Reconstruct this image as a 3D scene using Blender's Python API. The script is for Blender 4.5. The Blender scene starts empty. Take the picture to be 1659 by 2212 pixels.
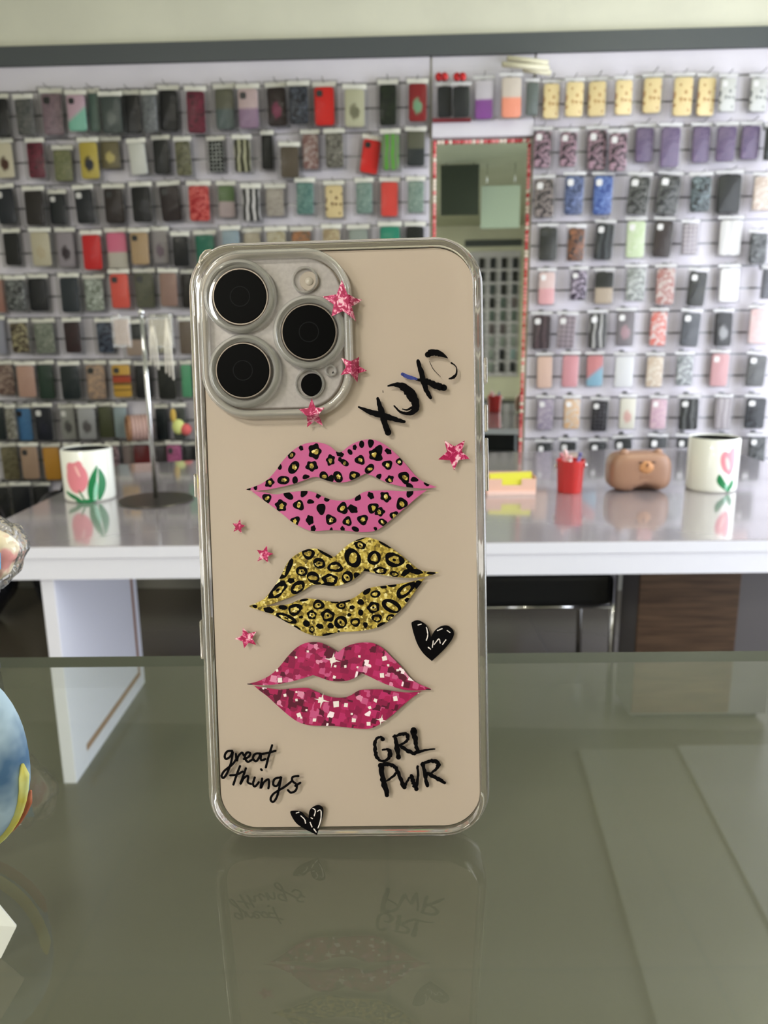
import bpy, bmesh, math, random
from math import sin, cos, pi, radians, atan, tan
from mathutils import Vector, Matrix
from mathutils.geometry import tessellate_polygon

SC = bpy.context.scene
COL = SC.collection
H = 1.16                                   # lens height above the floor
PITCH, ROLL, FPX = radians(13.2), radians(-0.57), 1661.0
CAM = Vector((0, 0, H))

# ------------------------------------------------------------------ camera
_R0 = Vector((1, 0, 0)); _D0 = Vector((0, -sin(PITCH), -cos(PITCH)))
CF = Vector((0, cos(PITCH), -sin(PITCH)))
CR = cos(ROLL)*_R0 - sin(ROLL)*_D0
CD = sin(ROLL)*_R0 + cos(ROLL)*_D0
cam_data = bpy.data.cameras.new('camera')
cam = bpy.data.objects.new('camera', cam_data); COL.objects.link(cam)
cam.matrix_world = Matrix(((CR.x, -CD.x, -CF.x, 0), (CR.y, -CD.y, -CF.y, 0), (CR.z, -CD.z, -CF.z, H), (0, 0, 0, 1)))
cam_data.sensor_fit = 'HORIZONTAL'; cam_data.sensor_width = 36
cam_data.lens = 36*FPX/1659
cam_data.clip_start = 0.01; cam_data.clip_end = 60
cam_data.dof.use_dof = True; cam_data.dof.focus_distance = 0.213; cam_data.dof.aperture_fstop = 33
SC.camera = cam
SC.view_settings.view_transform = 'Standard'; SC.view_settings.look = 'None'
SC.view_settings.gamma = 1; SC.view_settings.use_curve_mapping = False
SC.view_settings.exposure = 0.0
SC.cycles.max_bounces = 14; SC.cycles.transparent_max_bounces = 24; SC.cycles.transmission_bounces = 10
SC.cycles.sample_clamp_indirect = 4

# ------------------------------------------------------------------ world and lights
w = bpy.data.worlds.new('daylight'); SC.world = w; w.use_nodes = True
w.node_tree.nodes['Background'].inputs[0].default_value = (.75, .85, 1, 1)
w.node_tree.nodes['Background'].inputs[1].default_value = .6
def area(name, loc, target, sx, sy, power, col):
    l = bpy.data.lights.new(name, 'AREA'); l.shape = 'RECTANGLE'; l.size = sx; l.size_y = sy
    l.energy = power; l.color = col
    o = bpy.data.objects.new(name, l); COL.objects.link(o); o.location = loc
    o.rotation_euler = (Vector(target)-Vector(loc)).to_track_quat('-Z', 'Y').to_euler()
    return o
# daylight through the tall shop window in the right-hand wall
area('window_daylight', (2.46, 1.6, 1.2), (0, 1.6, 1.1), 2.9, 2.2, 145, (.86, .91, 1))
# fill light from behind the camera, with an added left window as its source
area('added_left_fill', (-2.8, -2.6, 1.55), (0, -1.6, 1.3), 2.6, 1.8, 70, (.97, .97, .98))
LX = -1.5
# ceiling panels (fixtures are built with the ceiling)
area('ceiling_panel_light', (LX, 1.15, 2.86), (LX, 1.15, 0), .58, .58, 12, (1, .96, .84))
# unseen uplights added to brighten the ceiling, over the counter and farther back
area('added_uplight', (1.45, .95, 2.62), (1.45, .95, 4), .12, 1.5, 85, (.99, 1, .9))
area('added_uplight', (-1.5, -3.2, 2.62), (-1.5, -3.2, 4), .12, 1.5, 50, (.99, 1, .9))
area('ceiling_panel_light', (LX, -1.9, 2.86), (LX, -1.9, 0), .58, .58, 62, (1, .95, .82))
area('ceiling_panel_light', (LX, -4.3, 2.86), (LX, -4.3, 0), .58, .58, 100, (1, .95, .82))

# ------------------------------------------------------------------ helpers
def ray(u, v):
    return (CF + CR*((u-829.5)/FPX) + CD*((v-1106)/FPX)).normalized()
def hit(u, v, p0, n):
    d = ray(u, v); p0 = Vector(p0); n = Vector(n)
    return CAM + d*((p0-CAM).dot(n)/d.dot(n))
def hitz(u, v, z): return hit(u, v, (0, 0, z), (0, 0, 1))

def mesh(name, verts, faces, mats=(), parent=None, smooth=False, midx=None, M=None):
    me = bpy.data.meshes.new(name); me.from_pydata([tuple(v) for v in verts], [], faces)
    for m in (mats if isinstance(mats, (list, tuple)) else [mats]): me.materials.append(m)
    if midx: me.polygons.foreach_set('material_index', midx)
    if smooth: me.polygons.foreach_set('use_smooth', [True]*len(me.polygons))
    me.update()
    o = bpy.data.objects.new(name, me); COL.objects.link(o)
    if parent: o.parent = parent
    if M is not None: o.matrix_local = M
    return o
class MB:
    """collects shapes that become ONE mesh object"""
    def __init__(s): s.v = []; s.f = []; s.m = []
    def add(s, vs, fs, mi=0, T=None):
        b = len(s.v); s.v += [(T @ Vector(v)) if T is not None else Vector(v) for v in vs]
        s.f += [tuple(i+b for i in f) for f in fs]; s.m += [mi]*len(fs); return s
    def box(s, x0, x1, y0, y1, z0, z1, mi=0, T=None, bev=0):
        if not bev:
            vs = [(x, y, z) for z in (z0, z1) for y in (y0, y1) for x in (x0, x1)]
            return s.add(vs, [(0, 2, 3, 1), (4, 5, 7, 6), (0, 1, 5, 4), (2, 6, 7, 3), (0, 4, 6, 2), (1, 3, 7, 5)], mi, T)
        bm = bmesh.new(); bmesh.ops.create_cube(bm, size=1)
        for v in bm.verts: v.co = Vector(((x0+x1)/2+v.co.x*(x1-x0), (y0+y1)/2+v.co.y*(y1-y0), (z0+z1)/2+v.co.z*(z1-z0)))
        bmesh.ops.bevel(bm, geom=bm.edges[:], offset=bev, segments=3, profile=.5, affect='EDGES')
        bm.verts.index_update()
        s.add([v.co.copy() for v in bm.verts], [[v.index for v in f.verts] for f in bm.faces], mi, T); bm.free(); return s
    def loft(s, rings, c0=True, c1=True, mi=0, T=None):
        n = len(rings[0]); vs = [p for r in rings for p in r]; fs = []
        for k in range(len(rings)-1):
            for i in range(n):
                j = (i+1) % n; fs.append((k*n+i, k*n+j, (k+1)*n+j, (k+1)*n+i))
        if c0: fs.append(tuple(range(n))[::-1])
        if c1: fs.append(tuple((len(rings)-1)*n+i for i in range(n)))
        return s.add(vs, fs, mi, T)
    def lathe(s, prof, n=48, c0=False, c1=False, mi=0, T=None):
        return s.loft([[(r*cos(2*pi*i/n), r*sin(2*pi*i/n), z) for i in range(n)] for r, z in prof], c0, c1, mi, T)
    def tube(s, pts, r, n=10, mi=0, T=None):
        pts = [Vector(p) for p in pts]; rings = []
        rr = r if isinstance(r, (list, tuple)) else [r]*len(pts)
        ts = [(pts[i+1]-pts[i]).normalized() for i in range(len(pts)-1)]
        up = Vector((0, 0, 1)) if max(abs(t_.z) for t_ in ts) < .95 else (Vector((0, 1, 0)) if max(abs(t_.y) for t_ in ts) < .95 else None)
        for i, p in enumerate(pts):
            t = (pts[min(i+1, len(pts)-1)]-pts[max(i-1, 0)]).normalized()
            a = t.cross(up if up is not None else (Vector((0, 0, 1)) if abs(t.z) < .95 else Vector((1, 0, 0)))).normalized(); b = t.cross(a)
            rings.append([p+a*rr[i]*cos(2*pi*k/n)+b*rr[i]*sin(2*pi*k/n) for k in range(n)])
        return s.loft(rings, True, True, mi, T)
    def sphere(s, c, r, n=16, mi=0, T=None):
        rx, ry, rz = r if isinstance(r, (list, tuple)) else (r, r, r)
        rings = [[(c[0]+rx*sin(pi*k/n)*cos(2*pi*i/(2*n)), c[1]+ry*sin(pi*k/n)*sin(2*pi*i/(2*n)), c[2]-rz*cos(pi*k/n)) for i in range(2*n)] for k in range(1, n)]
        return s.loft(rings, True, True, mi, T)
    def poly(s, pts2, z=0, mi=0, T=None):
        tri = tessellate_polygon([[Vector((p[0], p[1], 0)) for p in pts2]])
        fs = []
        for t in tri:
            a, b, c = (pts2[i] for i in t)
            ar = (b[0]-a[0])*(c[1]-a[1])-(c[0]-a[0])*(b[1]-a[1])
            fs.append(tuple(t) if ar > 0 else tuple(t)[::-1])
        return s.add([(p[0], p[1], z) for p in pts2], fs, mi, T)
    def build(s, name, mats, parent=None, smooth=False, M=None):
        return mesh(name, s.v, s.f, mats, parent, smooth, s.m, M)
def smooth_by_angle(o, a=40):
    me = o.data; me.polygons.foreach_set('use_smooth', [True]*len(me.polygons))
    me.update()
    try: me.set_sharp_from_angle(angle=radians(a))
    except Exception: pass
    return o
def rrect(w, h, r, z=0, n=8, cx=0, cy=0):
    r = max(min(r, w/2-1e-6, h/2-1e-6), 1e-6); out = []
    for sx, sy, a0 in ((1, -1, -90), (1, 1, 0), (-1, 1, 90), (-1, -1, 180)):
        for k in range(n+1):
            a = radians(a0+90*k/n); out.append((cx+sx*(w/2-r)+r*cos(a), cy+sy*(h/2-r)+r*sin(a), z))
    return out
def tag(o, label=None, cat=None, group=None, kind=None):
    if label: o['label'] = label
    if cat: o['category'] = cat
    if group: o['group'] = group
    if kind: o['kind'] = kind
    return o
def thing(name, label, cat, loc=(0, 0, 0), M=None, group=None):
    o = bpy.data.objects.new(name, None); COL.objects.link(o); o.empty_display_size = .05
    if M is not None: o.matrix_world = M
    else: o.location = loc
    return tag(o, label, cat, group)

# ------------------------------------------------------------------ materials
def lin(c):
    return tuple(((x/255)/12.92 if x/255 <= .04045 else ((x/255+.055)/1.055)**2.4) for x in c)+(1,)
def mat(name, c=(200, 200, 200), rough=.5, metal=0, spec=.5, coat=0, coat_rough=.03, trans=0, ior=1.45):
    m = bpy.data.materials.new(name); m.use_nodes = True
    b = m.node_tree.nodes['Principled BSDF']
    b.inputs['Base Color'].default_value = lin(c); b.inputs['Roughness'].default_value = rough
    b.inputs['Metallic'].default_value = metal; b.inputs['Specular IOR Level'].default_value = spec
    b.inputs['Coat Weight'].default_value = coat; b.inputs['Coat Roughness'].default_value = coat_rough
    b.inputs['Transmission Weight'].default_value = trans; b.inputs['IOR'].default_value = ior
    return m
def N(m, t, **kw):
    n = m.node_tree.nodes.new(t)
    for k, v in kw.items():
        if k in n.inputs.keys(): n.inputs[k].default_value = v
        else: setattr(n, k, v)
    return n
def L(m, a, b): m.node_tree.links.new(a, b)
def bsdf(m): return m.node_tree.nodes['Principled BSDF']
def ramp(m, stops, interp='LINEAR'):
    r = m.node_tree.nodes.new('ShaderNodeValToRGB'); e = r.color_ramp; e.interpolation = interp
    while len(e.elements) < len(stops): e.elements.new(1)
    for k, (p, c) in enumerate(stops): e.elements[k].position = p; e.elements[k].color = lin(c)
    return r
def noisy(m, c1, c2, scale=5, detail=4, stretch=(1, 1, 1), lo=.35, hi=.65, bump=0):
    tc = N(m, 'ShaderNodeTexCoord'); mp = N(m, 'ShaderNodeMapping'); mp.inputs['Scale'].default_value = stretch
    nz = N(m, 'ShaderNodeTexNoise', Scale=scale, Detail=detail)
    L(m, tc.outputs['Object'], mp.inputs[0]); L(m, mp.outputs[0], nz.inputs['Vector'])
    r = ramp(m, [(lo, c1), (hi, c2)]); L(m, nz.outputs['Fac'], r.inputs[0]); L(m, r.outputs[0], bsdf(m).inputs['Base Color'])
    if bump:
        b = N(m, 'ShaderNodeBump', Strength=bump, Distance=.01); L(m, nz.outputs['Fac'], b.inputs['Height']); L(m, b.outputs[0], bsdf(m).inputs['Normal'])
    return m
def clear(name, tint=(1, 1, 1), haze=0.0, haze_col=(255, 255, 255), rough=.04, ior=1.45, gloss=1.0, bump=0, bscale=40):
    """thin clear plastic or glass: see-through with a fresnel gloss and an optional milky haze"""
    m = bpy.data.materials.new(name); m.use_nodes = True; nt = m.node_tree; nt.nodes.clear()
    out = N(m, 'ShaderNodeOutputMaterial'); tr = N(m, 'ShaderNodeBsdfTransparent'); tr.inputs[0].default_value = (*tint, 1)
    gl = N(m, 'ShaderNodeBsdfGlossy', Roughness=rough); fr = N(m, 'ShaderNodeFresnel', IOR=ior)
    mx = N(m, 'ShaderNodeMixShader'); base = tr
    if haze:
        df = N(m, 'ShaderNodeBsdfDiffuse'); df.inputs[0].default_value = lin(haze_col)
        hm = N(m, 'ShaderNodeMixShader'); hm.inputs[0].default_value = haze
        L(m, tr.outputs[0], hm.inputs[1]); L(m, df.outputs[0], hm.inputs[2]); base = hm
    mu = N(m, 'ShaderNodeMath', operation='MULTIPLY'); mu.inputs[1].default_value = gloss
    L(m, fr.outputs[0], mu.inputs[0]); L(m, mu.outputs[0], mx.inputs[0])
    L(m, base.outputs[0], mx.inputs[1]); L(m, gl.outputs[0], mx.inputs[2]); L(m, mx.outputs[0], out.inputs[0])
    if bump:
        tc = N(m, 'ShaderNodeTexCoord'); nz = N(m, 'ShaderNodeTexNoise', Scale=bscale, Detail=2)
        bp = N(m, 'ShaderNodeBump', Strength=bump, Distance=.004)
        L(m, tc.outputs['Object'], nz.inputs['Vector']); L(m, nz.outputs['Fac'], bp.inputs['Height'])
        L(m, bp.outputs[0], gl.inputs['Normal']); L(m, bp.outputs[0], fr.inputs['Normal'])
    return m
WHITE = mat('white_laminate', (232, 230, 236), .25, coat=.3)
CHROME = mat('chrome', (215, 215, 215), .14, 1)
BLACK = mat('black_plastic', (14, 14, 15), .4)
CLEAR_HARD = mat('clear_rim_plastic', (255, 249, 238), .03, trans=1, ior=1.4)
def milky(m, amount, c):
    out = [n for n in m.node_tree.nodes if n.type == 'OUTPUT_MATERIAL'][0]
    mx = N(m, 'ShaderNodeMixShader'); mx.inputs[0].default_value = amount; d = N(m, 'ShaderNodeBsdfDiffuse'); d.inputs[0].default_value = lin(c)
    L(m, bsdf(m).outputs[0], mx.inputs[1]); L(m, d.outputs[0], mx.inputs[2]); L(m, mx.outputs[0], out.inputs[0]); return m
milky(CLEAR_HARD, .09, (250, 240, 222))
CLEAR_SOFT = clear('clear_camera_guard', (.97, .97, .97), haze=.24, haze_col=(250, 246, 240), rough=.04, ior=1.55, gloss=1.8)
# ------------------------------------------------------------------ the room
YAW = radians(2.6); WD = 3.68                       # far wall, turned slightly
WX = Vector((cos(YAW), -sin(YAW), 0)); WN = Vector((-sin(YAW), -cos(YAW), 0))   # along the wall, out of the wall
W0 = Vector((0, WD, 0))
WM = Matrix(((WX.x, -WN.x, 0, 0), (WX.y, -WN.y, 0, WD), (0, 0, 1, 0), (0, 0, 0, 1)))   # wall frame: x along, -y towards the room, z up
def wall_xz(u, v, off=0.0):
    p = hit(u, v, W0+WN*off, WN); q = p-W0
    return q.dot(WX), p.z
CEIL = 2.9
XL, XR, YB = -2.9, 2.55, -6.6
m_cream = noisy(mat('cream_wall_paint', (214, 212, 192), .7), (210, 208, 190), (218, 216, 197), 3)
m_ceil = noisy(mat('ceiling_paint', (206, 210, 186), .6), (178, 181, 160), (186, 189, 168), 2)
m_floor = mat('dark_tile_floor', (70, 64, 55), .22)
tc = N(m_floor, 'ShaderNodeTexCoord'); br = N(m_floor, 'ShaderNodeTexBrick', Scale=1.0)
br.offset = 0; br.inputs['Brick Width'].default_value = .6; br.inputs['Row Height'].default_value = .6; br.inputs['Mortar Size'].default_value = .003
br.inputs['Color1'].default_value = lin((72, 66, 57)); br.inputs['Color2'].default_value = lin((75, 69, 60)); br.inputs['Mortar'].default_value = lin((66, 61, 54))
L(m_floor, tc.outputs['Object'], br.inputs['Vector']); L(m_floor, br.outputs['Color'], bsdf(m_floor).inputs['Base Color'])
def struct(o): o['kind'] = 'structure'; return o
struct(MB().box(XL-.1, XR+.1, YB-.1, WD+.4, -.1, 0).build('floor', m_floor))
struct(MB().box(XL-.1, XR+.1, YB-.1, WD+.4, CEIL, CEIL+.1).build('ceiling', m_ceil))
struct(MB().box(XL-.2, XR+.3, 0, .1, 0, CEIL, T=WM).build('wall_far', m_cream))
mb = MB(); v0, v1, v2, v3 = -3.95, -1.25, .6, 2.5
mb.box(XL-.1, XL, YB, v0, 0, CEIL).box(XL-.1, XL, v1, WD+.25, 0, CEIL).box(XL-.1, XL, v0, v1, 0, v2).box(XL-.1, XL, v0, v1, v3, CEIL)
struct(mb.build('wall_left', m_cream))
mb = MB()
for a, b, c, d in ((v0, v1, v2, v2+.05), (v0, v1, v3-.05, v3), (v0, v0+.05, v2, v3), (v1-.05, v1, v2, v3), ((v0+v1)/2-.025, (v0+v1)/2+.025, v2, v3)):
    mb.box(XL-.08, XL-.02, a, b, c, d)
added_win = struct(mb.build('added_window', WHITE))  # added window, made only to give the left fill light a source
MB().box(XL-.05, XL-.045, v0+.05, v1-.05, v2+.05, v3-.05).build('pane', clear('added_window_glass', (.95, .97, .97)), added_win)
struct(MB().box(XL-.1, XR+.1, YB-.1, YB, 0, CEIL).build('wall_back', m_cream))
# right wall with its tall window opening
mb = MB(); wy0, wy1, wz0, wz1 = .12, 3.08, .08, 2.35
mb.box(XR, XR+.1, YB, wy0, 0, CEIL).box(XR, XR+.1, wy1, WD+.1, 0, CEIL).box(XR, XR+.1, wy0, wy1, 0, wz0).box(XR, XR+.1, wy0, wy1, wz1, CEIL)
struct(mb.build('wall_right', m_cream))
mb = MB()
for a, b, c, d in ((wy0, wy1, wz0, wz0+.05), (wy0, wy1, wz1-.05, wz1), (wy0, wy0+.05, wz0, wz1), (wy1-.05, wy1, wz0, wz1), ((wy0+wy1)/2-.025, (wy0+wy1)/2+.025, wz0, wz1)):
    mb.box(XR+.02, XR+.08, a, b, c, d)
win = struct(mb.build('window_1', WHITE))
mb = MB().box(XR+.045, XR+.05, wy0+.05, wy1-.05, wz0+.05, wz1-.05); g = mb.build('pane', clear('window_glass', (.95, .97, .97)), win)
# ceiling: recessed light panels, and two flat plaster boards running towards the far wall
m_lamp = bpy.data.materials.new('lit_diffuser'); m_lamp.use_nodes = True; bsdf(m_lamp).inputs['Emission Color'].default_value = (1, .96, .85, 1); bsdf(m_lamp).inputs['Emission Strength'].default_value = 4
for k, y in enumerate((1.15, -1.9, -4.3)):
    t = thing('ceiling_light', ('square ceiling light panel over the front of the counter', 'square ceiling light panel in the middle of the shop', 'square ceiling light panel near the back wall')[k], 'ceiling light', (LX, y, CEIL), group='square light panels in the ceiling')
    fr = MB()
    for a, b, c, d in ((-.33, .33, -.33, -.3), (-.33, .33, .3, .33), (-.33, -.3, -.3, .3), (.3, .33, -.3, .3)): fr.box(a, b, c, d, -.025, 0)
    fr.build('frame', WHITE, t)
    MB().box(-.3, .3, -.3, .3, -.012, 0).build('diffuser', m_lamp, t)
for k, lp in enumerate(((1.45, .95), (-1.5, -3.2))):  # unseen troughs added as bodies for the ceiling uplights
 t = thing('added_trough', ('added uplight trough brightening the ceiling over the front of the counter', 'added uplight trough brightening the ceiling near the left wall')[k], 'ceiling light', (*lp, 2.55))
 MB().box(-.08, -.072, -.8, .8, 0, .09).box(.072, .08, -.8, .8, 0, .09).box(-.072, .072, -.8, .8, 0, .006).build('trough', WHITE, t)
 for y in (-.7, .7): MB().tube([(0, y, .0062), (0, y, .3495)], .004, 8).build('rod', CHROME, t, True)
m_board = noisy(mat('pale_ceiling_board', (232, 236, 222), .55), (240, 243, 230), (248, 250, 240), 3)
def mirror_up(u, v, zg, zc):        # where the counter glass shows the ceiling
    p = hitz(u, v, zg); d = (p-CAM).normalized(); d.z = -d.z
    return p+d*((zc-p.z)/d.z)
GZ = H-.1402                          # top of the counter glass
a1, a2 = mirror_up(1215, 1560, GZ, CEIL-.02), mirror_up(1420, 2212, GZ, CEIL-.02)
b1, b2 = mirror_up(1425, 1560, GZ, CEIL-.02), mirror_up(1640, 1960, GZ, CEIL-.02)
dirv = Vector((.1, 1, 0)).normalized()
def strip(xa, xb, y0, y1, name, m, z0):
    k = dirv.x/dirv.y
    pts = [(xa+k*y0, y0), (xb+k*y0, y0), (xb+k*y1, y1), (xa+k*y1, y1)]
    return struct(MB().loft([[(x, y, z0) for x, y in pts], [(x, y, CEIL-.0005) for x, y in pts]]).build(name, m))
xa = a2.x-dirv.x/dirv.y*a2.y; xb = b2.x-dirv.x/dirv.y*b2.y
strip(xa, xb, 1.55, 3.4, 'trim_1', noisy(mat('cream_ceiling_board', (222, 224, 205), .55), (214, 217, 196), (222, 225, 206), 3), CEIL-.02)
strip(xb, 2.15, 1.55, 3.4, 'trim_2', m_board, CEIL-.035)
# dark bar across the far wall, with the pale display boards under it
m_bar = mat('charcoal_bar', (72, 76, 78), .45)
m_panel = noisy(mat('lavender_white_board', (205, 200, 208), .45), (200, 196, 204), (208, 204, 212), 2)
def zb(v, u=830): return wall_xz(u, v)[1]
_, bz1 = wall_xz(830, 78, .03); _, bz0 = wall_xz(830, 122, .03)
struct(MB().box(XL, XR, -.03, 0, bz0, bz1, T=WM).build('trim_3', m_bar))
struct(MB().box(XL, XR, -.30, 0, 0, .15, T=WM).build('trim_4', mat('grey_plinth', (112, 110, 102), .6)))
# slatwall racks: boards with metal-lined grooves between them
m_slat = noisy(mat('slat_board', (206, 200, 210), .5), (200, 195, 205), (210, 205, 214), 2)
m_groove = mat('groove_metal', (120, 120, 124), .3, .9)
SLAT = .0967; ZTOP = 2.205
def rack(name, x0, x1, ztop, zbot, header, label, M=WM, n0=0):
    t = thing(name, label, 'display rack', M=M @ Matrix.Translation(((x0+x1)/2, 0, zbot))); w = (x1-x0)/2
    mb = MB(); z = ZTOP; gr = MB()
    z_hi = ztop
    while True:
        a = z+.004; b = z_hi
        if b > zbot+.01: mb.box(-w, w, -.018, -.002, max(a, zbot)-zbot, b-zbot)
        if z < zbot+.02: break
        gr.box(-w, w, -.0105, -.002, z-.0035-zbot, z+.0035-zbot)
        z_hi = z-.004; z -= SLAT
    mb.build('slat_board', m_slat, t); gr.build('groove_rail', m_groove, t)
    return t
xj1, _ = wall_xz(931, 300, .02); xj2, _ = wall_xz(1160, 300, .02); _, zt = wall_xz(830, 120, .02)
zt = bz0-.002
rack('slatwall_rack', XL+.02, xj1-.006, zt, .32, True, 'long white slatwall rack full of phone cases, left of the mirror')
rack('slatwall_rack', xj2-.012, XR-.08, zt, .32, True, 'white slatwall rack of phone cases right of the mirror')
# middle bay: short board with one row of hooks, ledge board, mirror below
xm0, xm1 = xj1+.004, xj2-.02
_, zl1 = wall_xz(1040, 262, .02); _, zl0 = wall_xz(1040, 298, .02)
t = thing('header_panel', 'pale lavender board above the mirror between the two racks', 'panel', M=WM @ Matrix.Translation(((xm0+xm1)/2, 0, zl1)))
hw = (xm1-xm0)/2
MB().box(-hw, hw, -.014, -.002, 0, zt-zl1).build('board', m_panel, t)
MB().box(-hw, hw, -.05, -.002, zl0-zl1, 0, bev=.002).build('ledge', m_panel, t)
# mirror
_, zm0 = wall_xz(1040, 1075, .02)
zm1 = zl0-.004
t = thing('wall_mirror', 'tall wall mirror edged with pink and red beads between the racks', 'mirror', M=WM @ Matrix.Translation(((xm0+xm1)/2, 0, zm0)))
hh = zm1-zm0; mw = hw-.002
m_mirror = mat('mirror_silver', (224, 231, 222), .015, 1)
MB().box(-mw, mw, -.010, -.002, 0, hh).build('mirror_glass', m_mirror, t)
cols = [mat('bead_'+n, c, .25) for n, c in (('red', (190, 52, 60)), ('pink', (232, 140, 140)), ('cream', (235, 215, 200)), ('rose', (214, 95, 100)))]
mb = MB(); random.seed(4)
nb = int(hh/.017)
for k in range(nb):
    for s in (-1, 1):
        mb.sphere((s*(mw-.009), -.018, .008+k*.017), .0086, 5, random.choice((0, 1, 1, 2, 3)))
for k in range(int(2*mw/.017)):
    mb.sphere((-mw+.01+k*.017, -.018, hh-.009), .0086, 5, random.choice((0, 0, 1, 2, 3)))
o = mb.build('bead_edging', cols, t, True); o['kind'] = 'stuff'
# what the mirror shows: the far end of the shop behind the counter
# ------------------------------------------------------------------ glass counter top in the foreground
m_glass = clear('counter_glass', (.965, .985, .96), ior=1.5, rough=.015, haze=.07, haze_col=(196, 204, 168))
m_edge = mat('green_glass_edge', (12, 34, 27), .3, spec=.2)
GB = .1402/tan(PITCH+atan((1412-1106)/FPX))          # far edge of the glass
t = thing('glass_counter', 'clear glass counter top with a dark green edge, in the foreground', 'counter', (0, .05, 0))
GX0, GX1 = -.9, .5
k = -.0000
mb = MB()
mb.poly([(GX0, -.5), (GX1, -.5), (GX1, GB-.05-.002), (GX0, GB-.05+.002)], GZ)
mb.poly([(GX0, -.5), (GX0, GB-.05+.002), (GX1, GB-.05-.002), (GX1, -.5)], GZ-.005)
mb.build('glass_top', m_glass, t)
e = MB(); y0, y1 = GB-.05+.002, GB-.05-.002
e.add([(GX0, y0, GZ-.005), (GX1, y1, GZ-.005), (GX1, y1, GZ), (GX0, y0, GZ)], [(0, 1, 2, 3)])
e.add([(GX1, -.5, GZ-.005), (GX1, y1, GZ-.005), (GX1, y1, GZ), (GX1, -.5, GZ)], [(0, 1, 2, 3)])
e.add([(GX0, -.5, GZ-.005), (GX0, y0, GZ-.005), (GX0, y0, GZ), (GX0, -.5, GZ)], [(0, 1, 2, 3)])
e.build('glass_edge', m_edge, t)
for x in (GX0+.05, GX1-.05):
    for y in (-.45, y1-.06):
        MB().box(x-.015, x+.015, y-.015, y+.015, 0, GZ-.0052).build('leg', CHROME, t)
for x in (GX0+.05, GX1-.05): MB().box(x-.012, x+.012, -.434, y1-.0755, .06, .085).build('foot_rail', CHROME, t)

# ------------------------------------------------------------------ the phone in its clear printed case
PR = ((0.99958146, -0.01253711, -0.02607149), (-0.02375738, 0.15849425, -0.98707404), (0.01650724, 0.9872803, 0.15813006))
PT = CAM + Vector((-0.01166698, 0.20093808, -0.0567111))
PM = Matrix([list(PR[i])+[PT[i]] for i in range(3)]+[[0, 0, 0, 1]])
PN = Vector([PR[i][2] for i in range(3)]); PI = PM.inverted()
CW, CH = .0788, .164
def P(u, v, z=0.0):
    q = PI @ hit(u, v, PT+PN*z, PN); return (q.x, q.y)
def PL(pts, off=(0, 0), s=1.0, z=0.0): return [P(off[0]+a/s, off[1]+b/s, z) for a, b in pts]
def smooth_line(pts, sub=4, closed=False, corners=()):
    out = []; n = len(pts); rng = n if closed else n-1
    for i in range(rng):
        p0 = pts[(i-1) % n] if (closed or i > 0) else pts[i]; p1 = pts[i]; p2 = pts[(i+1) % n]
        p3 = pts[(i+2) % n] if (closed or i+2 < n) else p2
        if i in corners: p0 = p1
        if (i+1) % n in corners: p3 = p2
        for k in range(sub):
            t_ = k/sub
            out.append(tuple(.5*((2*p1[j])+(-p0[j]+p2[j])*t_+(2*p0[j]-5*p1[j]+4*p2[j]-p3[j])*t_*t_+(-p0[j]+3*p1[j]-3*p2[j]+p3[j])*t_**3) for j in range(len(p1))))
    if not closed: out.append(tuple(pts[-1]))
    return out
def ribbon(mb, pts, wd, z, mi=0, rough=0.0, sub=5, seed=0):
    """a brush stroke: pts in plane metres, wd widths in metres"""
    wd = wd if isinstance(wd, (list, tuple)) else [wd]*len(pts)
    q = smooth_line([(p[0], p[1], w_) for p, w_ in zip(pts, wd)], sub) if len(pts) > 1 else []
    rnd = random.Random(seed); n = len(q); L_, R_ = [], []
    for i, (x, y, w_) in enumerate(q):
        a = q[max(i-1, 0)]; b = q[min(i+1, n-1)]; dx, dy = b[0]-a[0], b[1]-a[1]; d = math.hypot(dx, dy) or 1e-9
        nx, ny = -dy/d, dx/d; r1 = w_/2*(1+rough*rnd.uniform(-1, 1)); r2 = w_/2*(1+rough*rnd.uniform(-1, 1))
        L_.append((x+nx*r1, y+ny*r1, z)); R_.append((x-nx*r2, y-ny*r2, z))
    vs = L_+R_; mb.add(vs, [(i, n+i, n+i+1, i+1) for i in range(n-1)], mi)
    for (x, y, w_) in (q[0], q[-1]):
        if w_ > 0: mb.add([(x+w_/2*cos(2*pi*k/10), y+w_/2*sin(2*pi*k/10), z) for k in range(10)], [tuple(range(10))], mi)
PXM = (P(760, 1150)[0]-P(660, 1150)[0])/100          # metres per photo pixel on the case

phone = thing('smartphone', 'beige smartphone with three black lenses standing on the glass counter', 'smartphone', M=PM)
m_frame = mat('bronze_phone_frame', (62, 50, 42), .3, .6)
m_back = mat('beige_phone_back', (206, 191, 178), .45, spec=.4)
m_plat = noisy(mat('pale_camera_plate', (186, 178, 172), .3), (166, 159, 157), (174, 167, 165), 900, 1)
pw, ph = CW-.0048, CH-.0046
ox, oy = .0005, -.0001
def slab(wd, ht, r, z0, z1, bev, n=10, cx=0, cy=0):
    rings = []
    for k in range(5):
        a = pi/2*k/4; rings.append(rrect(wd-2*bev*(1-sin(a)), ht-2*bev*(1-sin(a)), r-bev*(1-sin(a)), z0+bev*(1-cos(a)), n, cx, cy))
    for k in range(5):
        a = pi/2*k/4; rings.append(rrect(wd-2*bev*(1-cos(a)), ht-2*bev*(1-cos(a)), r-bev*(1-cos(a)), z1-bev*(1-sin(a)), n, cx, cy))
    return MB().loft(rings)
smooth_by_angle(slab(pw, ph, .0108, -.0102, -.0020, .0010, cx=ox, cy=oy).build('frame', m_frame, phone))
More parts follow.
